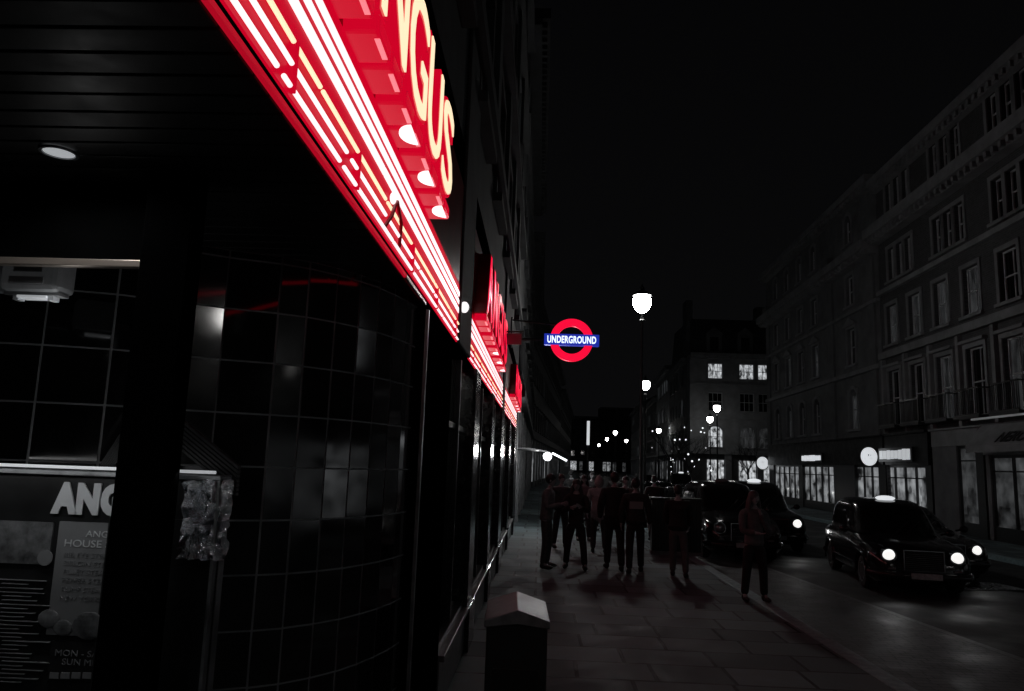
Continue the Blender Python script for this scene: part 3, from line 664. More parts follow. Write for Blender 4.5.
# station canopy with lights, left side
t = empty('lit_canopy', (WX, 24.0, 0), 0, 'curved shop canopy with bright lamps beneath it over the crowd at left', 'canopy')
pl = [at(557, 459, 24), at(575, 468, 24)]
b = MB(); n = 10; pts = []
for k in range(n+1): a = R(90)*k/n; pts.append((1.66*math.sin(a), 1.95+.5*math.cos(a)))
pts2 = [(x*.96, z-.05) for x, z in pts][::-1]; b.prism(pts+pts2, 0, 4.5); b.build('canvas', M['darkwall'], t, smooth=True)
b = MB(); b.sphere((at(547.5, 456.5, 23.4).x-WX, -.6, at(547.5, 456.5, 23.4).z), .13, .13, .13); b.build('globe_lamp', mat('canopy_globe', .8, .3, emit=1.0, es=5), t, smooth=True)
b = MB(); b.tube([(0, -.6, 2.35), (.7, -.6, 2.35)], .015, 6); b.build('bracket', M['iron'], t)
b = MB(); b.tube([(1.12, -.05, 2.30), (1.58, -.05, 2.08)], .03, 8); b.build('strip_lamp', mat('canopy_strip', .8, .3, emit=1.0, es=2.2), t, smooth=True)
l = bpy.data.lights.new('canopy_light', 'POINT'); l.energy = 90; l.shadow_soft_size = .15
lo = bpy.data.objects.new('canopy_light', l); COL.objects.link(lo); lo.parent = t; lo.location = (.75, -.8, 2.3)
# tall narrow lit banner far up the left side
p0, p1 = at(588, 445, 100), at(588, 421, 100)
t = empty('light_column', (p0.x, 100, 0), 0, 'thin upright bar of white light far up the street', 'light')
b = MB(); b.box(-.18, .18, -.1, .1, p0.z, p1.z); b.build('light_bar', mat('light_bar', .8, .3, emit=.6, es=1), t)
b = MB(); b.box(-.1, .1, .11, .25, 0, p1.z); b.build('pole', M['iron'], t)

# ------------------------------------------------------------------ street lamps
def lamp_mesh(top, far=False):
    """parts of a Victorian style lamp whose lantern centre is at height `top`"""
    post = MB(); zb = top-.40
    post.lathe([(.22, 0), (.22, .25), (.17, .3), (.15, .9), (.17, .95), (.10, 1.05), (.075, 2.2), (.095, 2.25), (.07, 2.35), (.05, zb-.3), (.07, zb-.25), (.045, zb-.1), (.09, zb)], 12)
    arm = MB(); arm.lathe([(.05, zb-.32), (.12, zb-.28), (.12, zb-.25), (.05, zb-.2)], 10)
    lens = MB(); lens.lathe([(.07, zb+.02), (.15, zb+.07), (.24, zb+.16), (.295, zb+.28), (.315, zb+.40), (.305, zb+.50), (.26, zb+.59), (.20, zb+.62)], 20)
    cap = MB(); cap.lathe([(.29, zb+.625), (.335, zb+.61), (.32, zb+.66), (.22, zb+.74), (.10, zb+.80), (.08, zb+.85), (.09, zb+.89), (.03, zb+.96), (.01, zb+1.05)], 16)
    return post, arm, lens, cap
lamps = [(642, 302, 25.7, 'brightest heart-shaped lamp, nearest, high over the walking crowd'),
         (645.5, 384.5, 50, 'second lamp, straight under the brightest one'),
         (658.7, 430.5, 100, 'small far lamp just right of the two tall central ones'),
         (717, 408, 69, 'upper right lamp of the pair in front of the corner building'),
         (710, 419, 76, 'lower left lamp of the pair in front of the corner building'),
         (615.3, 432.5, 118, 'far lamp, highest of the distant row left of centre'),
         (626.3, 440.8, 154, 'tiny far lamp just right of the highest of the distant row'),
         (607, 439, 150, 'tiny far lamp just left of the highest of the distant row'),
         (599, 445, 185, 'farthest and leftmost tiny lamp of the distant row'),]
for i, (px, py, Y, lab) in enumerate(lamps):
    p = at(px, py, Y); t = empty('street_lamp', (p.x, p.y, 0), 0, lab, 'street lamp', 'street lamps along the road')
    post, arm, lens, cap = lamp_mesh(p.z)
    post.build('post', M['iron'], t, smooth=True); arm.build('collar', M['iron'], t); lt = lens.build('lantern', M['lamplens'] if i < 1 else M['farlens'], t, smooth=True); cap.build('cap', M['iron'], lt, smooth=True)

# ------------------------------------------------------------------ litter bin, cabinet
pc = ground(517, 691); 
t = empty('street_bin', (-.125, 5.2, 0), R(2), 'black square bin with pitched brushed steel lid on the pavement', 'bin')
b = MB(); b.box(-.19, .19, -.31, .31, .04, .965); b.build('body', M['binbody'], t, bevel=.012)
b = MB(); b.box(-.20, .20, -.32, .32, .0, .039); b.build('base', M['iron'], t, bevel=.004)
b = MB(); b.box(-.14, .14, -.316, -.311, .2, .7); b.build('panel', M['iron'], t, bevel=.002)
b = MB(); b.prism([(-.203, .945), (-.203, .99), (0.0, 1.055), (.203, .99), (.203, .945), (0, .97)], -.345, .345); b.build('lid', M['steel'], t, bevel=.005)
# utility cabinet behind the man in pale trousers
pc = ground(678, 556)
t = empty('utility_cabinet', (pc.x, pc.y+.3, 0), R(-3), 'low black ribbed street cabinet behind the lone man at the kerb', 'cabinet')
b = MB(); b.box(-.56, .56, -.2, .2, .08, 1.22); b.build('body', M['iron'], t, bevel=.01)
b = MB(); b.box(-.6, .6, -.24, .24, 1.222, 1.28); b.build('top', M['iron'], t, bevel=.01)
b = MB(); b.box(-.58, .58, -.22, .22, 0, .079); b.build('plinth', M['plinth'], t)
for k in range(3):
    b = MB(); x = -.54+.365*k
    for j in range(5): b.box(x+.02+j*.066, x+.05+j*.066, -.222, -.201, .15, 1.15)
    b.build('door', M['iron'], t)

# ------------------------------------------------------------------ menu case, heater
cx0, cx1, cy = -2.25, -1.155, 2.74
t = empty('menu_case', (0, cy, 0), 0, 'glazed menu case headed ANG with steak list and food pictures beside the column', 'menu board')
ztop = 1.85
b = MB(); b.box(cx0, cx1, .02, .06, .85, ztop); b.build('back_board', M['boarddark'], t)
b = MB(); b.box(cx0, cx1+.012, -.03, .07, ztop, ztop+.018); b.box(cx0, cx1+.012, -.03, .07, .832, .849); b.box(cx1, cx1+.012, -.03, .07, .85, ztop); b.build('frame', M['steel'], t, bevel=.003)
b = MB(); b.tube([(cx0, -.05, ztop+.03), (cx1, -.05, ztop+.03)], .006, 6); b.build('lamp_tube', mat('case_lamp_tube', .8, .3, emit=.30, es=1), t)
l = bpy.data.lights.new('case_light', 'AREA'); l.shape = 'RECTANGLE'; l.size = 1.0; l.size_y = .03; l.energy = .40
lo = bpy.data.objects.new('case_light', l); COL.objects.link(lo); lo.parent = t; lo.location = ((cx0+cx1)/2, -.16, ztop+.03); lo.rotation_euler = (R(28), 0, 0)
def mpos(px, py): p = at(px, py, cy); return p.x, p.z
x, z = mpos(52, 511); tt = text('heading', 'ANG', .138, (x, .012, z), M['boardpale'], t, extrude=.004, offset=.010, sx=.80, space=1.12)
xa, za = mpos(58, 521.5); xb, zb = mpos(150, 640)
b = MB(); b.box(xa, xb, .010, .018, zb, za); b.build('menu_sheet', M['boardgrey'], t)
xr, zr = mpos(57, 523); xl, zl = mpos(-30, 562)
b = MB(); b.box(xl, xr-.02, .010, .018, zl, zr); b.build('food_picture', M['photo'], t)
b = MB(); b.lathe([(.028, .0), (.028, .004)], 20, (mpos(44, 558)[0], .004, mpos(44, 558)[1]), axis='y'); b.build('rosette', M['boardmid'], t)
lines = [('ANGUS', 84, 537, .032), ('HOUSE STEAKS', 62, 546.5, .036), ('RIB EYE STEAK 10oz', 62, 557, .023), ('SIRLOIN STEAK 8oz', 61.5, 565.5, .023), ('FILLET STEAK 8oz', 61, 574, .023), ('PEPPER STEAK 8oz', 60, 582.5, .023), ('RUMP STEAK 10oz', 59, 591.5, .023), ('NEW YORK STRIP 10oz', 57, 600.5, .023)]
for tx, px, py, sz in lines:
    x, z = mpos(px, py); text('menu_line', tx, sz, (x, .0085, z), M['boardmid'] if sz < .03 else M['boardpale'], t, extrude=.0008, sx=1.22)
for px, py, sx_ in ((48, 619, .04), (62, 628, .035), (88, 626, .06)):
    x, z = mpos(px, py); b = MB(); b.sphere((x, .004, z), sx_, .006, sx_*.8, 20, 8); b.build('food_picture', M['photo'], t)
x, z = mpos(50, 640); b = MB(); b.box(x, x+.45, .010, .018, z-.135, z-.004); b.build('hours_panel', M['boarddark'], t)
x, z = mpos(53, 656); text('hours_lettering', 'MON - SAT 10', .030, (x, .007, z), M['boardmid'], t, extrude=.001, sx=1.2)
x, z = mpos(60, 665); text('hours_lettering', 'SUN MIDNIGHT', .030, (x, .007, z), M['boardmid'], t, extrude=.001, sx=1.2)
b = MB()
for k in range(26):
    x, z = mpos(-10+random.uniform(0, 10), 580+k*4.1); b.box(x, x+random.uniform(.08, .2), .008, .018, z, z+.0022)
b.build('small_print', M['boardmid'], t)
b = MB()
for k in range(6): x, z = mpos(48+k*11, 679); b.box(x, x+.032, .006, .018, z, z+.02)
b.build('payment_marks', M['boardmid'], t)
# crumpled reflective film on the right end of the case
xa, za = mpos(188, 478); xb, zb = mpos(228, 560)
b = MB(); n = 14; rr = random.Random(4); P = [[(xa+(xb-xa)*i/n, .0-rr.uniform(0, .05), za+(zb-za)*j/n) for i in range(n+1)] for j in range(n+1)]
for j in range(n):
    for i in range(n): b.quad(P[j][i], P[j][i+1], P[j+1][i+1], P[j+1][i])
b.build('film', M['foil'], t, smooth=True)
xa, za = mpos(186, 560); xb, zb = mpos(207, 680)
b = MB(); b.box(xa-.3, xb, .004, .010, zb-.1, mpos(190, 520)[1]-.0); b.build('side_sheet', M['boarddark'], t)
# slatted pitched cover above the case
pa, pb, pc_ = at(99, 470, 2.86), at(150, 392, 2.86), at(240, 466, 2.86)
for (u, v) in ((pa, pb), (pb, pc_)):
    b = MB()
    n = 7
    for k in range(n):
        f0, f1 = k/n, (k+.72)/n
        a1 = Vector((u.x+(v.x-u.x)*0, 0, 0))
        lo_, hi_ = .0, 1.0
        off0, off1 = Vector((0, 0, -.115*f0)), Vector((0, 0, -.115*f1))
        du = Vector((u.x, .0, u.z)); dv = Vector((v.x, .0, v.z))
        b.add([du+off0+Vector((0, .10, 0)), dv+off0+Vector((0, .10, 0)), dv+off1+Vector((0, .10, 0)), du+off1+Vector((0, .10, 0)), du+off0+Vector((0, .13, 0)), dv+off0+Vector((0, .13, 0)), dv+off1+Vector((0, .13, 0)), du+off1+Vector((0, .13, 0))],
              [(0, 1, 2, 3), (7, 6, 5, 4), (0, 4, 5, 1), (1, 5, 6, 2), (2, 6, 7, 3), (3, 7, 4, 0)])
    b.build('slatted_cover', M['steel'] if False else M['slat'], t)
# boxed fitting below the header
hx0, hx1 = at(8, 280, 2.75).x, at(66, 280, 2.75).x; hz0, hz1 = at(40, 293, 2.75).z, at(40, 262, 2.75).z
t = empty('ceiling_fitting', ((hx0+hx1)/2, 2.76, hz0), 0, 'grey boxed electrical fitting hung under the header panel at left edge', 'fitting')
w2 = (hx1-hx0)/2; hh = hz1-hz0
b = MB(); b.box(-w2, w2, -.06, .06, 0, hh+.03); b.build('body', mat('fitting_case_glow', .2, .5, vary=.3, scale=10, emit=.012, es=1), t, bevel=.02)  # faint glow put into the case, which the header keeps dark
b = MB(); b.box(-w2*.5, w2*.5, -.03, .03, -.022, -.013); b.build('lamp', mat('fitting_glow_strip', .8, .4, emit=.25, es=1), t)  # glowing strip added to go with the fill light below
l = bpy.data.lights.new('tile_fill_light', 'POINT'); l.energy = .32; l.shadow_soft_size = .05  # added fill light that brightens the tile grid around the fitting
lo = bpy.data.objects.new('tile_fill_light', l); COL.objects.link(lo); lo.parent = t; lo.location = (.12, -.04, -.10)
b = MB(); b.box(-w2*.62, w2*.55, -.066, -.061, hh*.2, hh*.42); b.box(-w2*.5, w2*.45, -.066, -.061, hh*.58, hh*.78); b.build('grille', M['boardmid'], t)
for s in (-.6, .6): b = MB(); b.box(w2*s-.01, w2*s+.01, -.02, .02, -.03, -.001); b.build('foot', M['boardpale'], t)
b = MB(); b.box(-w2*.95, w2*.95, -.03, .03, -.012, -.0); b.build('tray', M['boardmid'], t)
b = MB(); b.prism([(-w2-.14, 0), (-w2-.02, 0), (-w2-.02, .06), (-w2-.06, .12), (-w2-.09, .08), (-w2-.14, .14)], -.05, .02); b.build('shade', M['boardpale'], t)

# ------------------------------------------------------------------ people
def skin_mesh(pts, edges, rad, root=0, sub=2):
    me = bpy.data.meshes.new('s'); me.from_pydata(pts, edges, []); o = bpy.data.objects.new('s', me); COL.objects.link(o)
    mo = o.modifiers.new('k', 'SKIN'); mo.use_smooth_shade = True
    for i, r in enumerate(rad):
        sv = me.skin_vertices[0].data[i]; sv.radius = r if isinstance(r, tuple) else (r, r); sv.use_root = (i == root)
    s = o.modifiers.new('u', 'SUBSURF'); s.levels = sub; s.render_levels = sub
    dg = bpy.context.evaluated_depsgraph_get(); dg.update(); m2 = bpy.data.meshes.new_from_object(o.evaluated_get(dg))
    bpy.data.objects.remove(o); bpy.data.meshes.remove(me)
    return m2
def join(meshes):
    b = MB()
    for me in meshes:
        b.add([tuple(v.co) for v in me.vertices], [tuple(p.vertices) for p in me.polygons])
    return b
def person(loc, rz, ht, label, top=.03, legs=.03, hair=.02, hairlen='short', arms=None, step=0.0, coat=False, group='people on the pavement', lean=0, headturn=0, patch=False, bulk=1.0, bag=False, shoe=.02, splay=None):
    """faces local -y; arms = ((elbow),(wrist)) per side in metres for a 1.75 m body"""
    k = ht/1.75
    t = empty('person', loc, rz, label, 'person', group)
    L = lean
    P = {'pel': (0, 0, .94), 'wa': (0, -.01-L*.2, 1.10), 'ch': (0, .0-L*.6, 1.30), 'up': (0, .01-L*.9, 1.43), 'nk': (0, .0-L, 1.50), 'nk2': (0, -.01-L, 1.565)}
    hd = Vector((0, -.025-L*1.15, 1.655))
    A = arms or (((.27, .02, 1.14), (.27, -.04, .90)), ((-.27, .02, 1.14), (-.27, -.04, .90)))
    Lg = []
    for s, st in ((1, step), (-1, -step)):
        sp_ = (random.Random(label+str(s)).uniform(-.03, .06) if splay is None else splay)
        Lg.append([(s*.095, 0, .88), (s*(.10+sp_*.6), -.03-st*.45, .50), (s*(.105+sp_), st*-.9+.01, .10)])
    pts = list(P.values()); rad = [(.115, .08), (.11, .08), (.13, .09), (.085, .07), (.052, .052), (.05, .05)]
    edges = [(i, i+1) for i in range(5)]
    hands = []
    for s, (el, wr) in zip((1, -1), A):
        n = len(pts); pts += [(s*.175, .01-L*.9, 1.415), el, tuple(Vector(wr)), tuple(Vector(wr)+(Vector(wr)-Vector(el)).normalized()*.07)]
        rad += [(.055, .055), (.04, .04), (.027, .027), (.032, .018)]; edges += [(3, n), (n, n+1), (n+1, n+2), (n+2, n+3)]
        d = (Vector(wr)-Vector(el)).normalized(); hands.append((s, Vector(wr)+d*.075, d))
    for lg in Lg:
        n = len(pts); pts += lg+[(lg[2][0]*1.15, lg[2][1]-.13, .045)]; rad += [(.07, .07), (.050, .052), (.036, .038), (.033, .026)]
        edges += [(0, n), (n, n+1), (n+1, n+2), (n+2, n+3)]
    body = skin_mesh(pts, edges, rad)
    b = join([body])
    # fingers and thumb, slightly curled
    for s, p, d in hands:
        side = Vector((1, 0, 0)) if abs(d.x) < .7 else Vector((0, 0, 1)); up = d.cross(side).normalized(); side = up.cross(d).normalized()
        for q, ln in ((-.027, .065), (-.009, .075), (.009, .07), (.026, .055)):
            o_ = p+up*q; b.tube([o_-d*.02, o_+d*ln*.5+side*s*-.006, o_+d*ln*.85+side*s*-.022], [.0095, .0085, .006], 6)
        o_ = p-d*.05+up*-.03; b.tube([o_, o_-up*.025+d*.03, o_-up*.022+d*.058], [.012, .010, .007], 6)
    # head: skull, jaw, nose, ears, brow
    ca, sa = math.cos(headturn), math.sin(headturn)
    def hp(x, y, z): return (hd.x+x*ca-y*sa, hd.y+x*sa+y*ca, hd.z+z)
    n, m_ = 16, 12; vs = []
    for j in range(m_+1):
        ph = math.pi*j/m_; zz = math.cos(ph)
        for i in range(n):
            a = 2*math.pi*i/n; x = .075*math.sin(ph)*math.cos(a); y = .095*math.sin(ph)*math.sin(a)
            if zz < 0: f = 1+zz*.35; x *= f; y = y*f-.012*(-zz)
            if y < 0: y *= .93
            vs.append(hp(x, y, zz*.118))
    b.add(vs, [(j*n+i, (j+1)*n+i, (j+1)*n+(i+1) % n, j*n+(i+1) % n) for j in range(m_) for i in range(n)])
    b.add([hp(-.012, -.084, -.03), hp(.012, -.084, -.03), hp(0, -.112, -.026), hp(0, -.086, .018), hp(0, -.088, -.036)], [(0, 2, 3), (1, 3, 2), (0, 4, 2), (1, 2, 4)])
    for s in (-1, 1): c = hp(s*.074, .0, -.005); b.sphere(c, .01, .02, .03, 8, 6)
    mb = b; bo = mb.build('body', M['skin'], t, smooth=True)
    f = MB()
    for s in (-1, 1): f.sphere(hp(s*.03, -.084, .008), .012, .006, .006, 8, 6)
    f.box(*(lambda c: (c[0]-.022, c[0]+.022, c[1]-.004, c[1]+.004, c[2]-.004, c[2]+.004))(hp(0, -.086, -.055))); f.build('eyes_and_mouth', M['iron'], bo)
    # clothes
    mt = mat('cloth_top', top, .85, vary=.3, scale=14, bump=.4); ml = mat('cloth_legs', legs, .85, vary=.25, scale=14, bump=.3)
    hem = .70 if coat else .86
    p2 = [(0, .0, hem), (0, 0, .97), (0, -.01-L*.2, 1.12), (0, -L*.6, 1.31), (0, .01-L*.9, 1.435), (0, .005-L, 1.50)]
    r2 = [(.185*bulk, .145*bulk), (.175*bulk, .14*bulk), (.165*bulk, .13*bulk), (.185*bulk, .135*bulk), (.13*bulk, .10*bulk), (.075, .075)]
    e2 = [(i, i+1) for i in range(5)]
    for s, (el, wr) in zip((1, -1), A):
        n_ = len(p2); e = Vector(el); w_ = Vector(wr); p2 += [(s*.19, .01-L*.9, 1.41), tuple(e), tuple(w_+(w_-e).normalized()*-.01)]; r2 += [(.075*bulk, .075*bulk), (.062*bulk, .062*bulk), .045]
        e2 += [(4, n_), (n_, n_+1), (n_+1, n_+2)]
    jm = skin_mesh(p2, e2, r2, root=2); join([jm]).build('jacket', mt, t, smooth=True)
    p3 = [(0, 0, .98), (0, 0, .90)]; r3 = [(.15, .115), (.145, .11)]; e3 = [(0, 1)]
    for lg in Lg:
        n_ = len(p3); p3 += [lg[0], lg[1], (lg[2][0], lg[2][1], .085)]; r3 += [(.10, .105), (.072, .078), (.06, .065)]; e3 += [(1, n_), (n_, n_+1), (n_+1, n_+2)]
    tm = skin_mesh(p3, e3, r3, root=1); join([tm]).build('trousers', ml, t, smooth=True)
    ms = mat('shoe', shoe, .5)
    for lg in Lg:
        x, y, z = lg[2]; q = MB(); q.sphere((x, y-.01, .062), .05, .065, .062, 10, 6); q.sphere((x*1.08, y-.10, .042), .048, .11, .042, 12, 6); q.build('shoe', ms, t, smooth=True)
    mh = mat('hair', hair, .55, vary=.3, scale=40, bump=.5)
    q = MB(); rr = random.Random(len(label)*7)
    q.sphere(hp(0, .014, .028), .086, .100, .105, 16, 10)
    if hairlen == 'long':
        for i in range(26):
            a = R(-20+220*i/25); x = .078*math.cos(a); y = .02+.085*math.sin(a); ln = rr.uniform(.26, .36)
            c0 = Vector(hp(x*.8, y*.8, .06)); c1 = Vector(hp(x*1.18, y*1.08, -.06)); c2 = Vector(hp(x*1.45+rr.uniform(-.015, .015), y*1.05, -.06-ln*.5)); c3 = Vector(hp(x*1.3+rr.uniform(-.02, .02), y*.95, -.06-ln))
            q.tube([c0, c1, c2, c3], [.02, .026, .024, .006], 6)
    elif hairlen == 'hood':
        q.sphere(hp(0, .05, -.03), .105, .10, .13, 14, 8)
    q.build('hair' if hairlen != 'hood' else 'hood', mh if hairlen != 'hood' else mt, t, smooth=True)
    if patch:
        q = MB(); q.box(-.13, .13, .148*bulk, .156*bulk, 1.20, 1.34); q.build('back_print', M['boardmid'], t, bevel=.02)
    t.scale = (k, k, k)
    return t
UPA = ((.25, -.08, 1.14), (.10, -.30, 1.24)); UPB = ((-.25, -.08, 1.14), (-.08, -.30, 1.22))
def G(px, py): p = ground(px, py); return (p.x, p.y, 0)
person(G(545, 568), R(75), 1.74, 'man in check jacket at the shop wall looking down at his phone', top=.15, legs=.06, arms=(((.24, -.06, 1.14), (.12, -.30, 1.20)), ((-.24, -.06, 1.14), (-.06, -.32, 1.22))), lean=.05)
person(G(575, 569), R(-5), 1.66, 'dark-coated person facing us with hands held at the chest, left of the strollers', top=.03, legs=.02, arms=(UPA, UPB), step=.12, splay=.09, hairlen='long', hair=.05)
person(G(598, 553), R(170), 1.70, 'pale grey coated person seen from behind in the middle of the crowd', top=.30, legs=.05, hair=.2, coat=True, bulk=1.1, hairlen='hood')
person(G(614, 570), R(183), 1.82, 'tall broad man in black coat walking away, tallest of the crowd', top=.015, legs=.02, bulk=1.2, step=.22, splay=.0, coat=True, lean=.03)
person(G(635, 573), R(178), 1.72, 'man walking away with a pale print across the back of his dark jacket', top=.03, legs=.02, patch=True, bulk=1.1, step=-.2, splay=.02)
person(G(678, 577), R(165), 1.63, 'lone man in black coat and grey trousers standing beside the low cabinet', top=.02, legs=.11, bulk=1.15, step=.12, coat=False, arms=(((.25, -.05, 1.15), (.2, -.16, .96)), ((-.25, -.05, 1.15), (-.2, -.16, .96))))
person(G(755, 601), R(8), 1.63, 'long-haired woman in grey jacket at the kerb raising a hand to her mouth', top=.12, legs=.015, hair=.08, hairlen='long', arms=(((.22, -.08, 1.12), (.04, -.17, 1.42)), ((-.22, -.06, 1.12), (-.04, -.20, 1.10))), step=.03, headturn=R(12))
crowd = [(560, 548, 1.70, R(20), .05, 'person in dark jacket half hidden between the phone reader and the chest-handed person'),
         (583, 541, 1.68, R(10), .12, 'distant person in pale top left of the grey-coated one'),
                 (625, 547, 1.70, R(5), .10, 'distant figure facing us between the broad man and the printed jacket'),
         (654, 541, 1.72, R(185), .03, 'distant dark figure right of the printed jacket'),
         (591, 530, 1.75, R(15), .06, 'far figure deep in the crowd under the canopy light'),
         (570, 526, 1.78, R(180), .03, 'far dark figure left, deepest in the crowd'),
         (614, 524, 1.72, R(0), .08, 'far figure deep in the crowd behind the broad man'),
         (636, 522, 1.70, R(190), .05, 'far figure deep in the crowd by the lamp post'),
         (580, 521, 1.66, R(30), .10, 'far small figure in a paler top deep in the crowd')]
for i, (px, py, h_, rz, tp, lab) in enumerate(crowd):
    person(G(px, py), rz, h_, lab, top=tp, legs=.03, step=.1 if i % 2 else .03, hair=.03, hairlen='long' if i in (1, 9) else 'short', bulk=1.05)

# ------------------------------------------------------------------ vehicles
def car(loc, rz, label, cab=True, lit=(True, True), group='cars on the road', sign_on=True, paint='carpaint', parked=False):
    t = empty('taxi' if cab else 'car', loc, rz, label, 'taxi' if cab else 'car', group)
    hs = 1.0 if cab else .86
    st = [(-2.27, .60, .30, .60, .60, .64), (-2.22, .76, .25, .76, .76, .82), (-2.08, .85, .22, .86, .85, .93), (-1.75, .885, .20, .95, .90, 1.00), (-1.35, .89, .20, .99, .97, 1.05), (-.95, .89, .20, 1.03, 1.05, 1.10), (-.6, .89, .20, 1.07, 1.08, 1.12),
          (.5, .89, .20, 1.08, 1.09, 1.12), (1.5, .885, .20, 1.08, 1.09, 1.12), (1.95, .86, .22, 1.05, 1.06, 1.08), (2.18, .80, .27, .95, .96, .98), (2.28, .68, .34, .78, .78, .80)]
    b = MB(); rings = []
    for (y, w_, zb, zs, zi, zt) in st:
        half = [(w_*.5, zb), (w_*.88, zb+.01), (w_*.985, zb+.10), (w_, (zb+zs)/2), (w_*.985, zs-.14), (w_*.93, zs-.03), (w_*.80, zs+.005), (w_*.62, zi), (w_*.45, zt-.015), (0, zt)]
        ring = [(0, zb)]+half+[(-x, z) for x, z in half[:-1][::-1]]
        rings.append([(x, y, z*hs) for x, z in ring])
    n = len(rings[0]); vs = [p for r_ in rings for p in r_]
    fs = [(j*n+i, j*n+(i+1) % n, (j+1)*n+(i+1) % n, (j+1)*n+i) for j in range(len(rings)-1) for i in range(n)]+[tuple(range(n))[::-1], tuple((len(rings)-1)*n+i for i in range(n))]
    b.add(vs, fs); body = b.build('body', M[paint], t, smooth=True)
    cut = MB()
    for yy in (-1.42, 1.42):
        for s in (-1, 1): cut.lathe([(.39, s*.62), (.39, s*1.0)], 28, (0, yy, .33), axis='x')
    co = cut.build('cut', M['iron']); co.parent = None
    co.matrix_world = Matrix.Identity(4)
    body.parent = None
    bo = body.modifiers.new('b', 'BOOLEAN'); bo.object = co; bo.operation = 'DIFFERENCE'; bo.solver = 'EXACT'
    bake(body); bpy.data.objects.remove(co); body.parent = t
    # arches
    for yy in (-1.42, 1.42):
        for s in (-1, 1):
            q = MB(); pts = [(s*.892, yy+.41*math.cos(a), .33+.41*math.sin(a)) for a in [R(-12+204*k/16) for k in range(17)]]
            q.tube(pts, .018, 6); q.build('wheel_arch', M[paint], t, smooth=True)
    # greenhouse loft
    sec = [(1.07, -.98, 2.0, .835), (1.2, -.84, 1.98, .815), (1.35, -.68, 1.93, .785), (1.5, -.52, 1.86, .75), (1.63, -.38, 1.74, .705), (1.70, -.26, 1.62, .66), (1.755, -.02, 1.40, .56), (1.775, .2, 1.15, .42)]
    if not cab: sec = [(1.07, -.95, 2.05, .82), (1.2, -.70, 1.90, .78), (1.35, -.42, 1.72, .72), (1.5, -.16, 1.5, .66), (1.58, .02, 1.34, .62), (1.63, .2, 1.2, .52), (1.64, .4, 1.0, .4)]
    def gp(u, z, o=0.0):
        z_ = z
        for (a, c_) in zip(sec, sec[1:]):
            if z_ <= c_[0] or c_ is sec[-1]:
                f = (z_-a[0])/(c_[0]-a[0]); ya, yb, hw = [a[i]+(c_[i]-a[i])*f for i in (1, 2, 3)]; break
        yc, hl = (ya+yb)/2, (yb-ya)/2; c, s = math.cos(u), math.sin(u); e = 2/4.6
        x = hw*math.copysign(abs(c)**e, c); y = hl*math.copysign(abs(s)**e, s)
        nx = math.copysign(abs(c)**(2-e), c)/hw; ny = math.copysign(abs(s)**(2-e), s)/hl; ln = math.hypot(nx, ny) or 1
        return (x+o*nx/ln, yc+y+o*ny/ln, z*hs)
    N = 48; vs = [gp(2*math.pi*i/N, s[0]) for s in sec for i in range(N)]
    q = MB(); q.add(vs, [(j*N+i, j*N+(i+1) % N, (j+1)*N+(i+1) % N, (j+1)*N+i) for j in range(len(sec)-1) for i in range(N)]+[tuple((len(sec)-1)*N+i for i in range(N))]); q.build('cabin', M[paint], t, smooth=True)
    def patch(nm, u0, u1, z0, z1, m, o=.006, nu=10, nz=5):
        q = MB(); P_ = [[gp(u0+(u1-u0)*i/nu, z0+(z1-z0)*j/nz, o) for i in range(nu+1)] for j in range(nz+1)]
        for j in range(nz):
            for i in range(nu): q.quad(P_[j][i], P_[j][i+1], P_[j+1][i+1], P_[j+1][i])
        return q.build(nm, M[m], t, smooth=True)
    zt = 1.60 if cab else 1.52
    patch('windscreen', R(-90-40), R(-90+40), 1.14, zt, 'glass'); patch('rear_window', R(90-38), R(90+38), 1.18, zt-.04, 'glass')
    def uy(yf, z):      # angle whose y is yf at that height, right side
        best = min(range(-890, 891), key=lambda a: abs(gp(R(a/10), z)[1]-yf)); return R(best/10)
    for s in (0, 1):
        for (ya, yb) in ((-.38, .38), (.46, 1.15), (1.22, 1.62)):
            u0, u1 = uy(ya, 1.3), uy(yb, 1.3)
            if s: u0, u1 = math.pi-u0, math.pi-u1
            patch('side_window', u0, u1, 1.16, zt-.03, 'glass')
        sg = 1 if s == 0 else -1
        for ya in (-.5, .42, 1.2):
            q = MB(); q.box(sg*.889, sg*.893, ya, ya+.006, .34, 1.02*hs); q.build('door_gap', M['tyre'], t)
        for ya in (.3, 1.05): q = MB(); q.box(sg*.888, sg*.915, ya-.13, ya+.02, .86*hs, .885*hs); q.build('door_handle', M['chrome'], t, bevel=.004)
        q = MB(); q.sphere((sg*1.0, -.66, 1.13*hs), .09, .05, .075, 12, 8); q.tube([(sg*.84, -.62, 1.08*hs), (sg*.95, -.65, 1.11*hs)], .02, 6); q.build('mirror', M[paint], t, smooth=True)
        q = MB(); q.box(sg*.885, sg*.905, -1.0, 1.0, .42, .46); q.build('side_strip', M['chrome'] if cab else M['tyre'], t)
        r_ = .118 if cab else .10
        q = MB(); q.sphere((sg*.58, -2.19, .76*hs), r_, .09, r_, 18, 10); h_ = q.build('headlight', M['headlit'] if lit[s] else M['headoff'], t, smooth=True)
        q = MB(); q.lathe([(r_*.98, -2.255), (r_*1.16, -2.255), (r_*1.2, -2.13), (r_*.98, -2.13)], 20, (sg*.58, 0, .76*hs), axis='y'); q.f = [f for f in q.f if len(f) == 4]; q.mi = [0]*len(q.f); q.build('rim', M['chrome'], h_, smooth=True)
        if lit[s]:
            l = bpy.data.lights.new('headlamp', 'SPOT'); l.energy = 5; l.spot_size = R(75); l.spot_blend = .9; l.shadow_soft_size = .06
            lo = bpy.data.objects.new('headlamp', l); COL.objects.link(lo); lo.parent = t; lo.location = (sg*.58, -2.35, .76*hs); lo.rotation_euler = (R(72), 0, R(180))
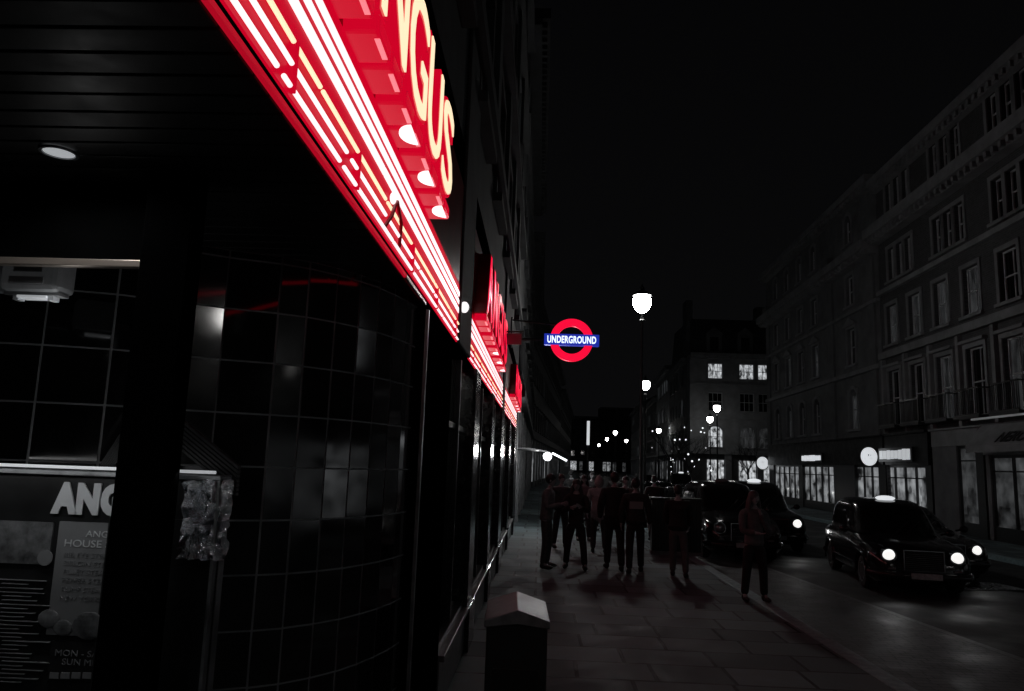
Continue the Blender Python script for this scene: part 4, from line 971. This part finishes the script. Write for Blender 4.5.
        q = MB(); q.box(sg*.5, sg*.62, -2.315, -2.30, .50, .53); q.build('indicator', M['headoff'], t)
        q = MB(); q.box(sg*.66, sg*.78, 2.20, 2.26, .62, .86); q.build('tail_light', M['tubered'] if False else M['redsheet'], t)
    q = MB(); q.box(-.33, .33, -2.275, -2.262, .50, .84*hs)
    g = q.build('grille', M['tyre'], t)
    q = MB()
    for k in range(9): q.box(-.31, .31, -2.29, -2.276, .515+k*.036*hs, .524+k*.036*hs)
    q.box(-.35, -.325, -2.30, -2.26, .49, .86*hs); q.box(.325, .35, -2.30, -2.26, .49, .86*hs); q.box(-.35, .35, -2.30, -2.26, .861*hs, .885*hs); q.build('grille_bars', M['chrome'], g, bevel=.003)
    q = MB(); q.tube([(-.86, -1.98, .40), (-.74, -2.24, .40), (-.4, -2.33, .40), (.4, -2.33, .40), (.74, -2.24, .40), (.86, -1.98, .40)], .075, 10); q.build('bumper', M['greypaint'], t, smooth=True)
    q = MB(); q.tube([(-.84, 2.0, .42), (-.7, 2.28, .42), (.7, 2.28, .42), (.84, 2.0, .42)], .075, 10); q.build('bumper', M['greypaint'], t, smooth=True)
    q = MB(); q.box(-.26, .26, -2.42, -2.408, .35, .46); q.build('number_plate', M['plate'], t, bevel=.003)
    q = MB(); q.box(-.26, .26, 2.36, 2.372, .45, .56); q.build('number_plate', M['plate'], t, bevel=.003)
    for yy in (-1.42, 1.42):
        for s in (-1, 1):
            q = MB(); q.lathe([(.20, s*.66), (.31, s*.665), (.335, s*.70), (.335, s*.83), (.31, s*.865), (.21, s*.87)], 28, (0, yy, .335), axis='x'); wh = q.build('wheel', M['tyre'], t, smooth=True)
            q = MB(); q.lathe([(.205, s*.80), (.205, s*.872), (.18, s*.872), (.10, s*.84), (.05, s*.86), (.01, s*.865)], 20, (0, yy, .335), axis='x'); q.build('rim', M['chrome'], wh, smooth=True)
    for s in (-1, 1):
        q = MB(); q.tube([(s*.1, -1.02, 1.12*hs), (s*.1+.32, -.74, 1.36*hs)], .008, 5); q.build('wiper', M['tyre'], t)
    if cab:
        q = MB(); q.sphere((0, .05, 1.80), .20, .10, .06, 20, 8); q.build('roof_light', M['taxisign'] if sign_on else M['headoff'], t, smooth=True)
    return t
RZ = -.12
pt = at(884, 560, 15.0)
near = car((7.12, 16.1, RZ), R(-9), 'nearest black taxi driving towards us with both headlights and roof light lit'); near.scale = (.96, .96, .90)
car((4.75, 20.2, RZ), R(0), 'unlit black taxi parked at the kerb behind the long-haired woman', lit=(False, False), sign_on=False)
car((6.25, 22.6, RZ), R(-3), 'black taxi with one visible lit headlight between the parked taxi and the nearest one', lit=(True, False))
car((8.45, 18.2, RZ), R(-6), 'dark car with lit headlights half hidden behind the nearest taxi at right', cab=False, paint='greypaint')
for i, (x, y, rz, lab, c_, lt) in enumerate([(5.1, 27.5, 0, 'dark car parked next in line behind the parked taxi', False, (False, False)), (5.9, 38, -2, 'far dark car parked at the kerb beyond the lamp', False, (False, False)), (9.6, 44, -3, 'far car approaching with headlights on, beyond the taxis', False, (True, True)), (10.6, 58, -3, 'far taxi with small bright headlights by the corner', True, (True, True)), (10.2, 72, -4, 'farthest approaching car, a pair of small headlights', False, (True, True))]):
    car((x, y, RZ), R(rz), lab, cab=c_, lit=lt, paint='greypaint' if not c_ else 'carpaint')

# ------------------------------------------------------------------ bare street trees
def tree(x, y, ht, label, seed, n0=5):
    rr = random.Random(seed); t = empty('bare_tree', (x, y, 0), 0, label, 'tree', 'bare trees by the corner')
    tr_ = MB(); tr_.tube([(0, 0, 0), (.03, 0, ht*.2), (-.02, .03, ht*.4)], [.13, .1, .08], 8); tr_.build('trunk', M['bark'], t, smooth=True)
    cr_ = MB()
    def br(p, d, L, r, k):
        q = p+d*L*.5+Vector((rr.uniform(-1, 1), rr.uniform(-1, 1), rr.uniform(-.3, .6)))*L*.07; e = p+d*L
        cr_.tube([p, q, e], [r, r*.8, r*.55], 5)
        if k == 0: return
        for _ in range(3):
            nd = (d+Vector((rr.uniform(-1, 1), rr.uniform(-1, 1), rr.uniform(-.4, .7)))*.75).normalized(); s_ = rr.uniform(.4, 1); br(p+(e-p)*s_, nd, L*rr.uniform(.55, .8), r*.5, k-1)
    for i in range(n0):
        a = 2*math.pi*i/n0+rr.uniform(-.4, .4); br(Vector((-.02, .03, ht*(.28+.12*rr.random()))), Vector((math.cos(a)*.6, math.sin(a)*.6, .9)).normalized(), ht*.3, .05, 3)
    cr_.build('crown', M['bark'], t); return t
for (px, Y, h_, lab, sd) in ((672, 62, 6.5, 'bare tree left of the corner building', 1), (690, 60, 5.5, 'bare tree in front of the left corner of the corner building', 2), (748, 66, 5.5, 'bare tree beneath the lit windows of the corner building', 3)):
    p = at(px, 470, Y); tt = tree(p.x, p.y, h_, lab, sd)
    if sd < 3:
        rf = random.Random(sd)
        for k in range(14):
            b = MB(); rd = rf.uniform(.025, .075); b.sphere((rf.uniform(-1.6, 1.6), rf.uniform(-1, 1), rf.uniform(1.6, h_*.95)), rd, rd, rd, 8, 6); b.build('fairy_light', M['fairy'], tt, smooth=True)

bpy.context.view_layer.update()
from bpy_extras.object_utils import world_to_camera_view as wc
v = wc(scene, cam, Vector((0, 100000, H))); print('VP', v.x*1024, 691-v.y*691)


# ------------------------------------------------------------------ the street behind the camera (seen only in reflections)
rowsC = [dict(z0=3.7+3*k, z1=6.7+3*k, win=[(3+4*i, 1.2, 4.5+3*k, 6.2+3*k, 'plain'+(' lit' if (i+k) % 4 == 0 else ' dim')) for i in range(10)]) for k in range(3)]
Ct = building('shop_building', (fx(13.9), 13.9), rzR, 42, 12, 12.7, rowsC, M['stone2'], 'stone shop building behind the viewer on the far side of the road', trims=[(3.5, 3.7, .3), (12.4, 12.7, .5)], ground=True, seed=6)
shopfront(Ct, 13.9, -28, 13.85, [(-6+5.2*k-16, -6+5.2*k-12.6, 'litwin' if k % 2 else 'shopwin') for k in range(7)])
for (x, y, lab) in ((3.2, -20, 'street lamp at the kerb behind the viewer'), (11.9, -11, 'street lamp across the road behind the viewer')):
    t = empty('street_lamp', (x, y, 0), 0, lab, 'street lamp', 'street lamps along the road')
    post, arm, lens, cap = lamp_mesh(5.6)
    post.build('post', M['iron'], t, smooth=True); arm.build('collar', M['iron'], t); lt = lens.build('lantern', M['farlens'], t, smooth=True); cap.build('cap', M['iron'], lt, smooth=True)
car((8.9, -9, RZ), R(170), 'car driving away behind the viewer', cab=False, paint='greypaint')
car((5.6, -16, RZ), R(0), 'taxi approaching from behind the viewer', lit=(True, True))
